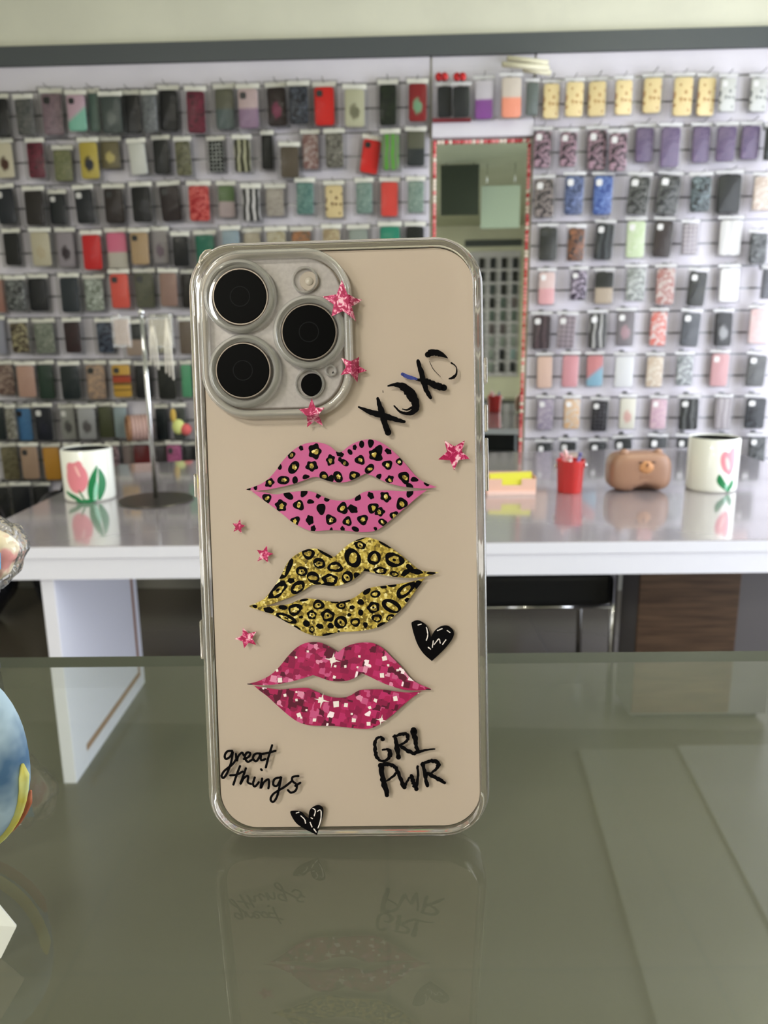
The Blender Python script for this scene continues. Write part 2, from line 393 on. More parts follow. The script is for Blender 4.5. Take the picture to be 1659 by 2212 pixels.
MB().loft([rrect(pw-.0012, ph-.0012, .0103, -.0022, 10, ox, oy), rrect(pw-.0012, ph-.0012, .0103, -.0018, 10, ox, oy)]).build('back_glass', m_back, phone)
MB().loft([rrect(pw-.003, ph-.003, .0095, -.0106, 10, ox, oy), rrect(pw-.003, ph-.003, .0095, -.0101, 10, ox, oy)]).build('screen', mat('black_screen_glass', (8, 8, 9), .05), phone)
# camera plate and lenses
ix0, iy0 = P(441, 560, 0); ix1, iy1 = P(745, 880, 0)
icx, icy, iw, ih = (ix0+ix1)/2, (iy0+iy1)/2, ix1-ix0, iy0-iy1
smooth_by_angle(slab(iw, ih, .0105, -.002, -.0002, .0008, cx=icx, cy=icy).build('camera_plate', m_plat, phone))
m_lens = mat('black_lens_glass', (2, 2, 3), .35, spec=.04); m_ring = mat('steel_lens_ring', (104, 96, 90), .3, .8)
def disc(mb, x, y, r, z0, z1, mi=0, n=48, bev=.0002):
    mb.lathe([(r, z0), (r, z1-bev), (r-bev, z1), (0.00001, z1)], n, mi=mi, T=Matrix.Translation((x, y, 0)))
LZ = .0022
for (u, v) in ((518.5, 640.3), (524.7, 800.2), (667.3, 717)):
    x, y = P(u, v, LZ); r = 57.5*PXM*.985
    a = MB(); disc(a, x, y, r+.0004, -.0002, LZ-.0002); o = a.build('lens_ring', m_ring, phone); smooth_by_angle(o)
    a = MB(); disc(a, x, y, r-.0001, LZ-.0003, LZ); lens_ = a.build('lens', m_lens, phone); smooth_by_angle(lens_)
    a = MB(); a.lathe([(r*.34, LZ+.00002), (r*.36, LZ+.00003), (r*.38, LZ+.00002)], 32, T=Matrix.Translation((x, y, 0))); a.build('inner_lens_ring', mat('faint_lens_ring', (9, 10, 13), .5, spec=.1), lens_, True)
x, y = P(668, 607, .0006); a = MB(); disc(a, x, y, 20.5*PXM, -.0002, .0006); fl_ = smooth_by_angle(a.build('flash', mat('flash_diffuser', (160, 148, 136), .3), phone))
a = MB(); a.lathe([(8.5*PXM, .0007), (7*PXM, .0010), (.00001, .0011)], 24, T=Matrix.Translation((x, y-.0001, 0))); a.build('flash_bulb', mat('flash_lens', (178, 168, 156), .3), fl_, True)
x, y = P(674, 831, .0006); a = MB(); disc(a, x, y, 24*PXM, -.0002, .0006); smooth_by_angle(a.build('depth_sensor', m_lens, phone))
x, y = P(720, 805, .0002); a = MB(); disc(a, x, y, 2.6*PXM, -.0002, .0001); a.build('microphone_hole', BLACK, phone)

case = thing('phone_case', 'clear phone case printed with three pairs of lips, stars, hearts and lettering', 'phone case', M=PM)
# bumper: outer wall, soft lips in front and behind, an inner wall that holds the phone
def bumper():
    r0 = .0128
    prof = [(.0000, -.0100), (.0000, -.0022), (.0004, -.0008), (.0011, -.0002), (.0019, .0000), (.0026, -.0003), (.0028, -.0010), (.0024, -.0014),
            (.0022, -.0018), (.0022, -.0104), (.0028, -.0108), (.0026, -.0112), (.0012, -.0114), (.0004, -.0110)]
    rings = [rrect(CW-2*i, CH-2*i, max(r0-i, .003), z, 12) for i, z in prof]
    rings.append(rings[0]); return MB().loft(rings, False, False)
o = bumper().build('bumper', CLEAR_HARD, case); smooth_by_angle(o, 50)
m_plate = clear('case_plate', (.985, .98, .97), rough=.05, ior=1.45, gloss=.8)
MB().poly([(p[0], p[1]) for p in rrect(CW-.0050, CH-.0050, .0105, 0, 12)], -.0003).build('back_plate', m_plate, case)
# raised frame and lens collars
fx0, fy0 = P(421, 538, .0028); fx1, fy1 = P(766, 899, .0020)
fcx, fcy, fw, fh = (fx0+fx1)/2, (fy0+fy1)/2, fx1-fx0, fy0-fy1
prof = [(0, -.0003), (.0003, .0020), (.0008, .0029), (.0014, .0031), (.0019, .0028), (.0022, .0020), (.0024, .0006)]
rings = [rrect(fw-2*i, fh-2*i, .0125-i, z, 12, fcx, fcy) for i, z in prof]; rings.append(rrect(fw-.0048, fh-.0048, .0101, -.0001, 12, fcx, fcy))
rings.append(rrect(fw, fh, .0125, -.0004, 12, fcx, fcy)); rings.append(rings[0])
o = MB().loft(rings, False, False).build('camera_frame', CLEAR_SOFT, case); smooth_by_angle(o, 50)
for (u, v, r) in ((516, 638.5, 78.5), (527, 801, 79), (667.5, 716.5, 79)):
    x, y = P(u, v, .0026); R0 = r*PXM*.98; R1 = 61*PXM
    pr = [(R0, .0004), (R0-.0001, .0022), (R0-.0006, .0031), (R0-.0012, .0033), (R1+.0004, .0028), (R1, .0020), (R1, .0004), (R0, .0004)]
    o = MB().lathe(pr, 64, T=Matrix.Translation((x, y, 0))).build('lens_collar', CLEAR_SOFT, case); smooth_by_angle(o, 50)
for (u, v, r) in ((658, 604, 28), (668, 829, 32), (714, 800, 13)):
    x, y = P(u, v, .001); R0 = r*PXM
    pr = [(R0, .0004), (R0, .0011), (R0-.0003, .0014), (R0-.0006, .0011), (R0-.0006, .0004), (R0, .0004)]
    o = MB().lathe(pr, 48, T=Matrix.Translation((x, y, 0))).build('sensor_collar', CLEAR_SOFT, case); smooth_by_angle(o, 50)
# side buttons
def yb(v): return P(1052, v, 0)[1]
def side_btn(x, ya, yb_, sgn, name):
    mb = MB().box(min(x, x+sgn*.0009), max(x, x+sgn*.0009), min(ya, yb_), max(ya, yb_), -.0075, -.0025, bev=.0004)
    return smooth_by_angle(mb.build(name, CLEAR_HARD, case), 60)
side_btn(CW/2+.0001, yb(768), yb(826), 1, 'button')
side_btn(CW/2+.0001, yb(872), yb(932), 1, 'button')
side_btn(CW/2+.0001, yb(945), yb(1062), 1, 'button')
side_btn(-CW/2-.0001, yb(1010), yb(1062), -1, 'button')
side_btn(-CW/2-.0001, yb(1335), yb(1420), -1, 'button')
# strap loop in the top left corner
lx, ly = P(440, 560, 0)
MB().tube([(lx-.0012, ly-.0012, .0002), (lx-.0004, ly+.0006, .0006), (lx+.0008, ly+.0018, .0006), (lx+.0022, ly+.0022, .0002)], .0005, 8).build('strap_loop', CLEAR_HARD, case, True)

# ---- printed lips
Z1, Z2, Z3 = .00005, .00010, .00015
S = 3.456
def inside(p, poly):
    c = False; n = len(poly); j = n-1
    for i in range(n):
        if (poly[i][1] > p[1]) != (poly[j][1] > p[1]) and p[0] < (poly[j][0]-poly[i][0])*(p[1]-poly[i][1])/(poly[j][1]-poly[i][1])+poly[i][0]: c = not c
        j = i
    return c
def clampto(p, poly):
    if inside(p, poly): return p
    best = None; bd = 1e9; n = len(poly)
    for i in range(n):
        a = poly[i]; b = poly[(i+1) % n]; dx, dy = b[0]-a[0], b[1]-a[1]; d2 = dx*dx+dy*dy or 1e-12
        t_ = max(0, min(1, ((p[0]-a[0])*dx+(p[1]-a[1])*dy)/d2)); q = (a[0]+dx*t_, a[1]+dy*t_)
        d = (q[0]-p[0])**2+(q[1]-p[1])**2
        if d < bd: bd = d; best = q
    return best
def blob(mb, cx, cy, rx, ry, rot, poly, off, mi, z, rnd, lob=.18, n=26):
    ph_, k = rnd.uniform(0, 6.28), rnd.choice((2, 3, 5)); pts = []
    for i in range(n):
        a = 2*pi*i/n; r = 1+lob*sin(k*a+ph_)+lob*.5*sin(2*a+ph_*2)
        x = rx*r*cos(a); y = ry*r*sin(a)
        p = (cx+x*cos(rot)-y*sin(rot), cy+x*sin(rot)+y*cos(rot))
        pts.append(clampto(p, poly) if poly else p)
    c = clampto((cx, cy), poly) if poly else (cx, cy)
    q = PL([c]+pts, off, S)
    mb.add([(p[0], p[1], z) for p in q], [(0, (i+1) % n+1, i+1) for i in range(n)], mi)
def lips(name, label, upper, lower, off, mats_, cu, cl, deco):
    U = smooth_line(upper, 4, True, cu); Lw = smooth_line(lower, 4, True, cl)
    mb = MB(); mb.poly(PL(U, off, S), Z1, 0); mb.poly(PL(Lw, off, S), Z1, 0)
    deco(mb, U, Lw, off)
    o = mb.build(name, mats_, case); o['label'] = label; return o
m_black = mat('black_print', (6, 5, 7), .6, spec=.06)
m_gold = mat('gold_glitter_print', (176, 150, 62), .35, .2)
tc = N(m_gold, 'ShaderNodeTexCoord'); vo = N(m_gold, 'ShaderNodeTexVoronoi', Scale=1500); L(m_gold, tc.outputs['Object'], vo.inputs['Vector'])
r_ = ramp(m_gold, [(0, (66, 54, 14)), (.3, (128, 106, 34)), (.62, (190, 164, 70)), (.85, (232, 214, 132)), (1, (250, 244, 205))]); L(m_gold, vo.outputs['Color'], r_.inputs[0]); L(m_gold, r_.outputs[0], bsdf(m_gold).inputs['Base Color'])
m_pink = noisy(mat('pink_print', (186, 80, 134), .45), (184, 78, 132), (194, 90, 144), 60)
m_white = mat('white_print', (236, 226, 222), .4)
def glitter_mat(name, stops, scale, rnd_=.8):
    m = mat(name, (160, 30, 90), .35); tc = N(m, 'ShaderNodeTexCoord'); mp = N(m, 'ShaderNodeMapping'); mp.inputs['Rotation'].default_value = (0, 0, .25); mp.inputs['Scale'].default_value = (1, 1, 0)
    vo = N(m, 'ShaderNodeTexVoronoi', distance='CHEBYCHEV', Scale=scale, Randomness=rnd_); r = ramp(m, stops, 'CONSTANT'); sp = N(m, 'ShaderNodeSeparateColor')
    L(m, tc.outputs['Object'], mp.inputs[0]); L(m, mp.outputs[0], vo.inputs['Vector']); L(m, vo.outputs['Color'], sp.inputs[0]); L(m, sp.outputs[0], r.inputs[0]); L(m, r.outputs[0], bsdf(m).inputs['Base Color'])
    return m
m_mag = glitter_mat('magenta_glitter_print', [(0, (84, 6, 40)), (.14, (132, 14, 66)), (.32, (162, 20, 80)), (.58, (150, 16, 74)), (.74, (178, 36, 98)), (.87, (190, 78, 126)), (.955, (214, 136, 168)), (.98, (246, 228, 236))], 620)
m_pinkstar = mat('star_foil_print', (190, 30, 90), .3)
tc = N(m_pinkstar, 'ShaderNodeTexCoord'); nz = N(m_pinkstar, 'ShaderNodeTexNoise', Scale=650, Detail=2, Distortion=1.5); L(m_pinkstar, tc.outputs['Object'], nz.inputs['Vector'])
r_ = ramp(m_pinkstar, [(.44, (158, 10, 70)), (.51, (190, 44, 104)), (.57, (220, 120, 152)), (.66, (240, 196, 208))]); L(m_pinkstar, nz.outputs['Fac'], r_.inputs[0]); L(m_pinkstar, r_.outputs[0], bsdf(m_pinkstar).inputs['Base Color'])

pu = [(105, 475), (205, 440), (270, 400), (330, 335), (380, 265), (440, 200), (500, 155), (560, 130), (630, 122), (690, 132), (740, 155), (775, 185), (805, 200), (835, 185), (870, 155), (930, 122), (1000, 103), (1060, 103), (1120, 125), (1180, 165), (1240, 220), (1300, 285), (1350, 345), (1400, 395), (1460, 430), (1535, 457), (1450, 468), (1370, 462), (1290, 455), (1200, 435), (1120, 405), (1060, 375), (1000, 355), (960, 375), (910, 400), (860, 418), (800, 422), (740, 415), (690, 400), (640, 380), (600, 385), (530, 410), (440, 440), (340, 462), (250, 478), (160, 483)]
pl = [(150, 485), (240, 495), (330, 512), (400, 500), (500, 488), (580, 487), (640, 505), (700, 535), (760, 553), (830, 558), (900, 545), (950, 515), (1000, 490), (1080, 483), (1180, 482), (1280, 488), (1380, 485), (1460, 478), (1390, 530), (1320, 590), (1250, 650), (1180, 710), (1110, 765), (1050, 788), (960, 793), (860, 783), (740, 778), (640, 785), (580, 780), (520, 755), (450, 715), (370, 650), (290, 590), (220, 540)]
gsp = [(622, 190, 60), (465, 310, 50), (600, 300, 48), (285, 425, 38), (388, 405, 45), (740, 255, 42), (845, 275, 32), (960, 255, 42), (1065, 215, 48), (1030, 320, 40), (1165, 290, 42), (1255, 265, 32), (1290, 385, 50), (1180, 400, 35), (690, 378, 42), (795, 380, 45), (915, 370, 42), (370, 595, 50), (503, 592, 45), (475, 712, 42), (740, 700, 45), (865, 712, 40), (980, 700, 45), (830, 615, 48), (1055, 612, 45), (1105, 640, 42), (1270, 580, 50), (1150, 530, 45), (1130, 720, 35), (1215, 670, 38), (445, 215, 35), (265, 540, 40)]
bsp = [(520, 165, 20), (360, 305, 22), (475, 405, 28), (555, 380, 24), (740, 155, 14), (810, 210, 28), (810, 250, 18), (885, 195, 22), (920, 160, 20), (972, 137, 26), (1040, 130, 30), (1100, 180, 38), (1100, 240, 30), (1170, 190, 26), (1100, 380, 24), (1365, 400, 26), (1460, 432, 22), (1330, 450, 28), (425, 520, 36), (540, 500, 32), (650, 518, 24), (712, 548, 22), (590, 565, 24), (670, 620, 42), (945, 537, 26), (1040, 520, 28), (905, 620, 38), (585, 703, 36), (1330, 498, 34), (610, 770, 26), (745, 772, 14), (830, 772, 22), (925, 770, 26), (1075, 768, 16), (180, 460, 18), (130, 472, 14), (740, 395, 30)]
def deco_pink(mb, U, Lw, off):
    rnd = random.Random(5)
    for x, y, r in gsp:
        po = U if inside((x, y), U) else Lw; blob(mb, x, y, r*.92, r*.80, rnd.uniform(0, 3), po, off, 1, Z2, rnd, .14)
        blob(mb, x+rnd.uniform(-3, 6), y+rnd.uniform(-3, 5), r*.42, r*.34, rnd.uniform(0, 3), po, off, 2, Z3, rnd, .2, 12)
    for x, y, r in bsp:
        po = U if inside((x, y), U) else Lw; blob(mb, x, y, r*1.05, r*.75, rnd.uniform(0, 3), po, off, 1, Z2, rnd, .11)
lips('lips_print', 'pink lips print with black and gold leopard spots', pu, pl, (500, 920), [m_pink, m_black, m_gold], (0, 12, 25, 32, 39), (0, 17), deco_pink)

gu = [(130, 550), (200, 520), (250, 490), (300, 430), (345, 365), (380, 300), (410, 240), (450, 190), (510, 150), (570, 125), (640, 123), (700, 150), (765, 185), (800, 155), (860, 100), (930, 58), (1000, 38), (1060, 48), (1130, 75), (1200, 120), (1280, 180), (1350, 240), (1420, 285), (1548, 298), (1470, 325), (1380, 338), (1290, 338), (1200, 330), (1100, 312), (1030, 295), (985, 285), (940, 330), (880, 370), (800, 397), (740, 400), (670, 392), (600, 395), (540, 430), (460, 475), (380, 505), (300, 535), (210, 560), (165, 568)]
gl_ = [(170, 568), (260, 553), (340, 545), (430, 535), (500, 505), (560, 493), (640, 500), (700, 510), (780, 518), (850, 510), (920, 485), (980, 440), (1030, 415), (1120, 400), (1220, 388), (1330, 370), (1445, 340), (1400, 400), (1340, 480), (1290, 550), (1230, 610), (1160, 670), (1090, 710), (1000, 730), (900, 740), (800, 745), (700, 772), (620, 770), (540, 745), (480, 710), (410, 670), (340, 630), (270, 600)]
rings_ = [(575, 160, 48, 40, 0), (655, 230, 50, 38, 0), (775, 260, 60, 38, 0), (905, 190, 62, 70, 0), (1065, 190, 45, 60, 20), (1215, 205, 78, 50, 15), (525, 290, 40, 42, 0), (610, 335, 52, 40, 0), (735, 350, 58, 42, 0), (865, 335, 45, 45, 0), (345, 430, 85, 45, -40), (495, 410, 62, 42, -35), (650, 540, 42, 38, 0), (820, 545, 36, 30, 0), (475, 575, 55, 42, -20), (600, 615, 36, 35, 0), (720, 620, 50, 48, 0), (815, 670, 45, 52, 0), (925, 670, 35, 35, 0), (1075, 460, 36, 30, 0), (1060, 560, 48, 42, 0), (1195, 550, 78, 48, 30), (1300, 430, 85, 42, -35), (1085, 640, 38, 32, 0), (1110, 285, 50, 30, 0), (1215, 310, 35, 22, 0), (960, 95, 45, 30, 20), (410, 640, 85, 30, 25), (600, 725, 20, 28, 0), (1185, 635, 35, 22, -20)]
solid_ = [(965, 520, 26, 22, 0), (965, 598, 22, 22, 0), (445, 360, 28, 20, 0), (1150, 90, 52, 16, 28), (1330, 262, 30, 22, 40), (560, 680, 24, 28, 0), (660, 700, 28, 20, 20), (740, 697, 24, 22, 0), (385, 560, 32, 20, 0), (280, 580, 42, 22, 10), (1380, 292, 48, 22, 10), (1490, 305, 34, 11, 0), (1395, 390, 34, 30, -30), (1120, 690, 38, 16, -20), (730, 762, 55, 12, -8), (700, 158, 62, 14, 28), (430, 260, 18, 75, 22), (1135, 405, 24, 16, 0), (1200, 397, 34, 11, -5), (1010, 440, 34, 20, -35), (1315, 505, 22, 18, 0), (375, 330, 30, 16, 0), (175, 552, 18, 14, 0), (640, 380, 30, 10, 0), (720, 388, 52, 12, 0), (850, 512, 40, 12, -10), (540, 505, 34, 10, -10), (900, 560, 20, 16, 0), (1010, 290, 26, 18, 30), (935, 320, 26, 22, 0), (800, 125, 12, 34, 35), (960, 48, 44, 9, -15), (800, 738, 10, 8, 0), (1000, 690, 18, 22, 0), (880, 615, 16, 14, 0), (490, 715, 30, 14, 30), (520, 632, 16, 12, 0), (770, 520, 30, 10, 0), (1300, 300, 20, 40, 50)]
def deco_gold(mb, U, Lw, off):
    rnd = random.Random(9)
    for x, y, rx, ry, a in rings_:
        po = U if inside((x, y), U) else Lw; blob(mb, x, y, rx, ry, radians(a), po, off, 1, Z2, rnd, .09)
        blob(mb, x+rnd.uniform(-5, 5), y+rnd.uniform(-3, 5), rx*.56, ry*.50, radians(a), po, off, 0, Z3, rnd, .16, 14)
        if rnd.random() < .5: blob(mb, x, y, rx*.2, ry*.2, radians(a), po, off, 1, Z3+.00005, rnd, .1, 8)
    for x, y, rx, ry, a in solid_:
        po = U if inside((x, y), U) else Lw; blob(mb, x, y, rx, ry, radians(a), po, off, 1, Z2, rnd, .08)
lips('lips_print', 'gold glitter lips print with black leopard rings', gu, gl_, (500, 1150), [m_gold, m_black], (0, 12, 23, 30), (0, 16), deco_gold)

mu = [(120, 370), (200, 350), (290, 305), (360, 240), (420, 165), (480, 105), (540, 70), (600, 58), (660, 62), (720, 85), (795, 135), (850, 95), (920, 70), (1000, 60), (1070, 70), (1130, 105), (1200, 175), (1270, 245), (1320, 310), (1380, 360), (1495, 410), (1400, 420), (1300, 415), (1200, 390), (1100, 350), (1030, 315), (970, 290), (930, 320), (870, 345), (800, 352), (730, 345), (670, 325), (610, 305), (560, 320), (460, 350), (360, 370), (260, 380), (160, 378)]
ml = [(170, 385), (260, 400), (360, 412), (450, 405), (560, 400), (620, 420), (700, 455), (780, 473), (850, 470), (900, 450), (950, 420), (1020, 412), (1120, 412), (1220, 425), (1320, 435), (1420, 425), (1340, 480), (1260, 550), (1180, 620), (1100, 675), (1040, 703), (960, 705), (860, 695), (760, 685), (640, 683), (560, 675), (490, 650), (420, 600), (340, 530), (270, 465), (210, 420)]
wsq = [(755, 192, 26), (1142, 180, 20), (1124, 306, 20), (362, 342, 20), (768, 320, 14), (782, 522, 25), (856, 528, 17), (668, 490, 24), (1222, 480, 20), (1075, 492, 16), (915, 643, 18), (1024, 668, 17), (1118, 638, 18), (620, 640, 15), (505, 602, 20), (400, 455, 13), (486, 490, 12), (1240, 268, 11), (342, 270, 11), (955, 165, 11), (1170, 232, 10), (775, 238, 11), (850, 240, 12), (940, 246, 9), (570, 128, 10), (483, 172, 10), (898, 595, 10), (1033, 548, 14), (485, 430, 9), (520, 622, 10), (560, 566, 9)]
def deco_mag(mb, U, Lw, off):
    rnd = random.Random(3)
    for x, y, r in wsq:
        a0 = rnd.uniform(-.4, .4); q = PL([(x+r*1.2*cos(a0+pi/4+k*pi/2)*rnd.uniform(.8, 1.1), y+r*1.2*sin(a0+pi/4+k*pi/2)*rnd.uniform(.8, 1.1)) for k in range(4)], off, S)
        mb.poly(q, Z2, 1)
    for x, y, r in ((755, 192, 62), (675, 492, 60), (1118, 640, 44)):          # four-point sparkles
        pts = []
        for k in range(8):
            a0 = k*pi/4+.2; rr = r if k % 2 == 0 else r*.18; pts.append((x+rr*cos(a0), y+rr*sin(a0)))
        mb.poly(PL(pts, off, S), Z3, 1)
    for (x, y) in ((120, 371), (1490, 410)):
        blob(mb, x+(18 if x < 500 else -20), y+1, 22, 5, .1, None, off, 2, Z2, rnd, .05, 12)
lips('lips_print', 'magenta square glitter lips print', mu, ml, (500, 1370), [m_mag, m_white, mat('dark_plum_print', (40, 6, 24), .4)], (0, 10, 20, 26, 32), (0, 15), deco_mag)

# ---- stars (given by their five tips), hearts, lettering
stars = [[(738.5, 605), (780.5, 642), (768, 691), (716, 684), (696.5, 641)], [(774, 767), (791.6, 798), (770.6, 823.7), (736, 810), (737, 773)],
         [(674, 861), (701.4, 881), (695, 919), (660.6, 922.5), (646, 884)], [(960, 951.5), (1004, 951.5), (1015, 991), (981, 1016), (946.5, 992.5)],
         [(518.8, 1121), (530, 1135.6), (521.7, 1151.5), (504.3, 1148.6), (502.3, 1130.6)], [(576.7, 1178), (590.3, 1196.3), (578.7, 1215), (555.8, 1212.8), (555, 1187.6)],
         [(524.6, 1356), (554, 1364), (553.5, 1393), (527.5, 1400), (506.4, 1380)]]
zs = (.0032, .0032, .0026, 0, 0, 0, 0)
for tips, zz in zip(stars, zs):
    c = (sum(p[0] for p in tips)/5, sum(p[1] for p in tips)/5); pts = []
    for k in range(5):
        a, b = tips[k], tips[(k+1) % 5]; pts.append(a); m_ = ((a[0]+b[0])/2, (a[1]+b[1])/2)
        pts.append((c[0]+(m_[0]-c[0])*.56, c[1]+(m_[1]-c[1])*.56))
    if zz == 0: MB().poly(PL(pts, z=0), Z1).build('star_print', m_pinkstar, case)
    else:       # these drape over the raised camera frame
        q = PL(pts, z=zz); cc = P(*c, zz)
        mb = MB(); vs = []; fs = []
        def hz(x, y):
            dx = abs(x-fcx)-(fw/2-.0125); dy = abs(y-fcy)-(fh/2-.0125)
            d = math.hypot(max(dx, 0), max(dy, 0))-.0125 if (dx > 0 and dy > 0) else max(dx, dy)-.0125
            return (.0034 if d < -.0004 else .0001+.0033*max(0, min(1, (.0012-d)/.0016)))
        n = 8; quad = []
        for k in range(10):
            a, b = q[k], q[(k+1) % 10]
            for i in range(n):
                for j in range(n-i):
                    def pt(i_, j_):
                        s_, t_ = i_/n, j_/n; x = cc[0]+(a[0]-cc[0])*s_+(b[0]-cc[0])*t_; y = cc[1]+(a[1]-cc[1])*s_+(b[1]-cc[1])*t_
                        return (x, y, hz(x, y))
                    A = [pt(i, j), pt(i+1, j), pt(i, j+1)]; mb.add(A, [(0, 2, 1)])
                    if i+j < n-1: mb.add([pt(i+1, j), pt(i+1, j+1), pt(i, j+1)], [(0, 2, 1)])
        mb.build('star_print', m_pinkstar, case)
def pxs(pts, off=(0, 0), s=1.0): return [(off[0]+a/s, off[1]+b/s) for a, b in pts]
h1 = [(889, 1350), (893, 1342), (905, 1340), (920, 1349), (928, 1364), (931, 1376), (940, 1361), (954, 1352), (969, 1352), (980, 1364), (978, 1378), (962, 1400), (933, 1428), (915, 1412), (900, 1388)]
h2 = pxs([(520, 490), (540, 480), (580, 485), (605, 510), (620, 520), (625, 480), (650, 455), (680, 450), (700, 470), (695, 520), (665, 612), (600, 580), (550, 545)], (420, 1560), 2.5136)
scr = [[[(903, 1350), (910, 1348)], [(921, 1355), (924, 1370), (921, 1383)], [(945, 1362), (955, 1358)], [(936, 1384), (934, 1398)], [(938, 1392), (948, 1380), (951, 1389)], [(925, 1398), (930, 1402)], [(963, 1382), (956, 1392)], [(966, 1362), (972, 1366)]],
       [[(650, 1762), (658, 1770), (660, 1778)], [(676, 1746), (681, 1750), (679, 1762)], [(670, 1776), (674, 1786)], [(686, 1752), (693, 1750), (693, 1770), (687, 1788)], [(640, 1756), (646, 1754)], [(678, 1790), (683, 1797)], [(672, 1766), (675, 1768)]]]
for h, cr, sc_ in ((h1, (5, 12), scr[0]), (h2, (4, 10), scr[1])):
    mb = MB(); mb.poly(PL(smooth_line(h, 4, True, cr)), Z1, 0)
    for k, s_ in enumerate(sc_): ribbon(mb, PL(s_), 2.2*PXM, Z2, 1, .35, 4, k)
    o = mb.build('heart_print', [m_black, m_white], case)
m_blue = mat('blue_print', (38, 52, 130), .4)
def word(name, strokes, off, s, wd, rough=.18, label=None, fat=1.0):
    mb = MB()
    for k, st in enumerate(strokes):
        pts, w_, mi = (st+(None, None))[:3] if isinstance(st, tuple) else (st, None, None)
        w_ = wd if w_ is None else w_; mi = mi or 0; w_ = [x*fat for x in w_] if isinstance(w_, (list, tuple)) else w_*fat
        ww = [x*PXM/s for x in w_] if isinstance(w_, (list, tuple)) else w_*PXM/s
        ribbon(mb, PL(pts, off, s), ww, Z1+.000004*k, mi, rough, 6, k)
    o = mb.build(name, [m_black, m_blue], case)
    if label: o['label'] = label
word('lettering', [([(140, 1565), (250, 1612), (370, 1642), (450, 1670), (535, 1692)], [14, 40, 42, 38, 24]), ([(305, 1490), (335, 1600), (365, 1700), (395, 1785)], [22, 48, 48, 52]),
     ([(395, 1382), (450, 1372), (520, 1385), (590, 1450), (635, 1540), (625, 1590), (570, 1622), (500, 1605), (448, 1555)], [12, 26, 58, 72, 56, 50, 28, 18, 12]), ([(520, 1582), (560, 1590), (600, 1570)], [8, 14, 20]), ([(352, 1440), (350, 1420)], [6, 4]),
     ([(655, 1165), (690, 1290), (720, 1400), (765, 1485)], [26, 42, 40, 24]), ([(640, 1325), (700, 1335), (740, 1345), (810, 1378), (880, 1398)], [18, 30, 44, 50, 50]), ([(520, 1280), (570, 1303), (640, 1322)], [26, 32, 18], 1),
     ([(740, 1110), (785, 1090), (850, 1103), (912, 1140)], [46, 52, 42, 6]), ([(945, 1182), (985, 1215), (990, 1270), (965, 1305), (925, 1320)], [14, 8, 14, 24, 10]), ([(755, 1170), (790, 1240), (850, 1300)], [4, 5, 3])],
     (740, 490), 4.0206, 40, .16, 'XOXO brush lettering, slanted, with one blue stroke', 1.12)
word('lettering', [([(1022, 92), (1010, 80), (985, 95), (980, 140), (992, 190), (1022, 212), (1055, 195), (1062, 160), (1045, 145)], [20, 10, 12, 16, 16, 10, 16, 18, 10]), ([(1022, 150), (1048, 146)], 9),
     ([(1088, 72), (1098, 130), (1108, 190)], [12, 20, 22]), ([(1080, 78), (1120, 66), (1152, 66), (1158, 92), (1130, 118), (1102, 128)], [10, 14, 16, 14, 10, 8]), ([(1112, 125), (1150, 150), (1195, 172)], [12, 18, 14]),
     ([(1190, 42), (1200, 105), (1212, 160)], [26, 20, 16]), ([(1200, 165), (1250, 152), (1305, 145)], [16, 10, 6]),
     ([(1012, 235), (1025, 310), (1045, 395)], [26, 26, 20]), ([(1005, 240), (1050, 226), (1092, 245), (1095, 275), (1065, 305), (1035, 322)], [12, 20, 16, 12, 10, 8]),
     ([(1098, 245), (1118, 305), (1140, 352)], [12, 18, 20]), ([(1140, 352), (1165, 305), (1185, 292)], [12, 10, 8]), ([(1178, 290), (1192, 330), (1205, 362)], [16, 22, 20]), ([(1205, 362), (1212, 300), (1212, 240)], [12, 12, 12]),
     ([(1240, 225), (1252, 285), (1265, 345)], [18, 18, 14]), ([(1232, 228), (1280, 210), (1322, 218), (1315, 250), (1285, 275), (1255, 290)], [10, 16, 20, 14, 10, 8]), ([(1262, 275), (1305, 298), (1358, 328)], [12, 18, 14])],
     (420, 1560), 2.5136, 15, .3, 'GRL PWR brush lettering in two lines', 1.28)
word('lettering', [[(205, 155), (180, 158), (165, 180), (172, 200), (195, 185), (208, 160), (200, 215), (178, 275), (158, 302), (148, 290), (165, 262), (205, 230), (228, 200)],
     [(225, 172), (230, 210), (238, 185), (258, 165), (268, 180)], [(268, 200), (295, 188), (303, 168), (285, 165), (274, 190), (290, 215), (318, 200)],
     [(358, 170), (330, 172), (318, 195), (335, 212), (352, 190), (362, 168), (362, 205), (385, 200)], [(422, 125), (402, 190), (388, 245)], [(368, 172), (405, 165), (440, 155)],
     [(248, 238), (228, 290), (212, 338)], [(195, 288), (230, 284), (262, 268)], [(280, 250), (262, 300), (250, 335), (270, 302), (292, 292), (290, 325), (308, 335)], [(328, 300), (318, 335), (330, 348), (350, 325)], [(362, 255), (366, 260)],
     [(368, 305), (360, 358), (378, 325), (402, 310), (405, 340), (402, 358)], [(465, 300), (436, 308), (428, 338), (448, 345), (466, 315), (472, 295), (462, 350), (448, 405), (428, 432), (414, 418), (430, 388), (490, 350), (528, 320)],
     [(565, 292), (535, 296), (532, 318), (556, 340), (550, 370), (525, 382), (508, 368)], [(548, 345), (575, 328)]],
     (420, 1560), 2.5136, 11, .08, 'great things handwritten lettering', 1.2)
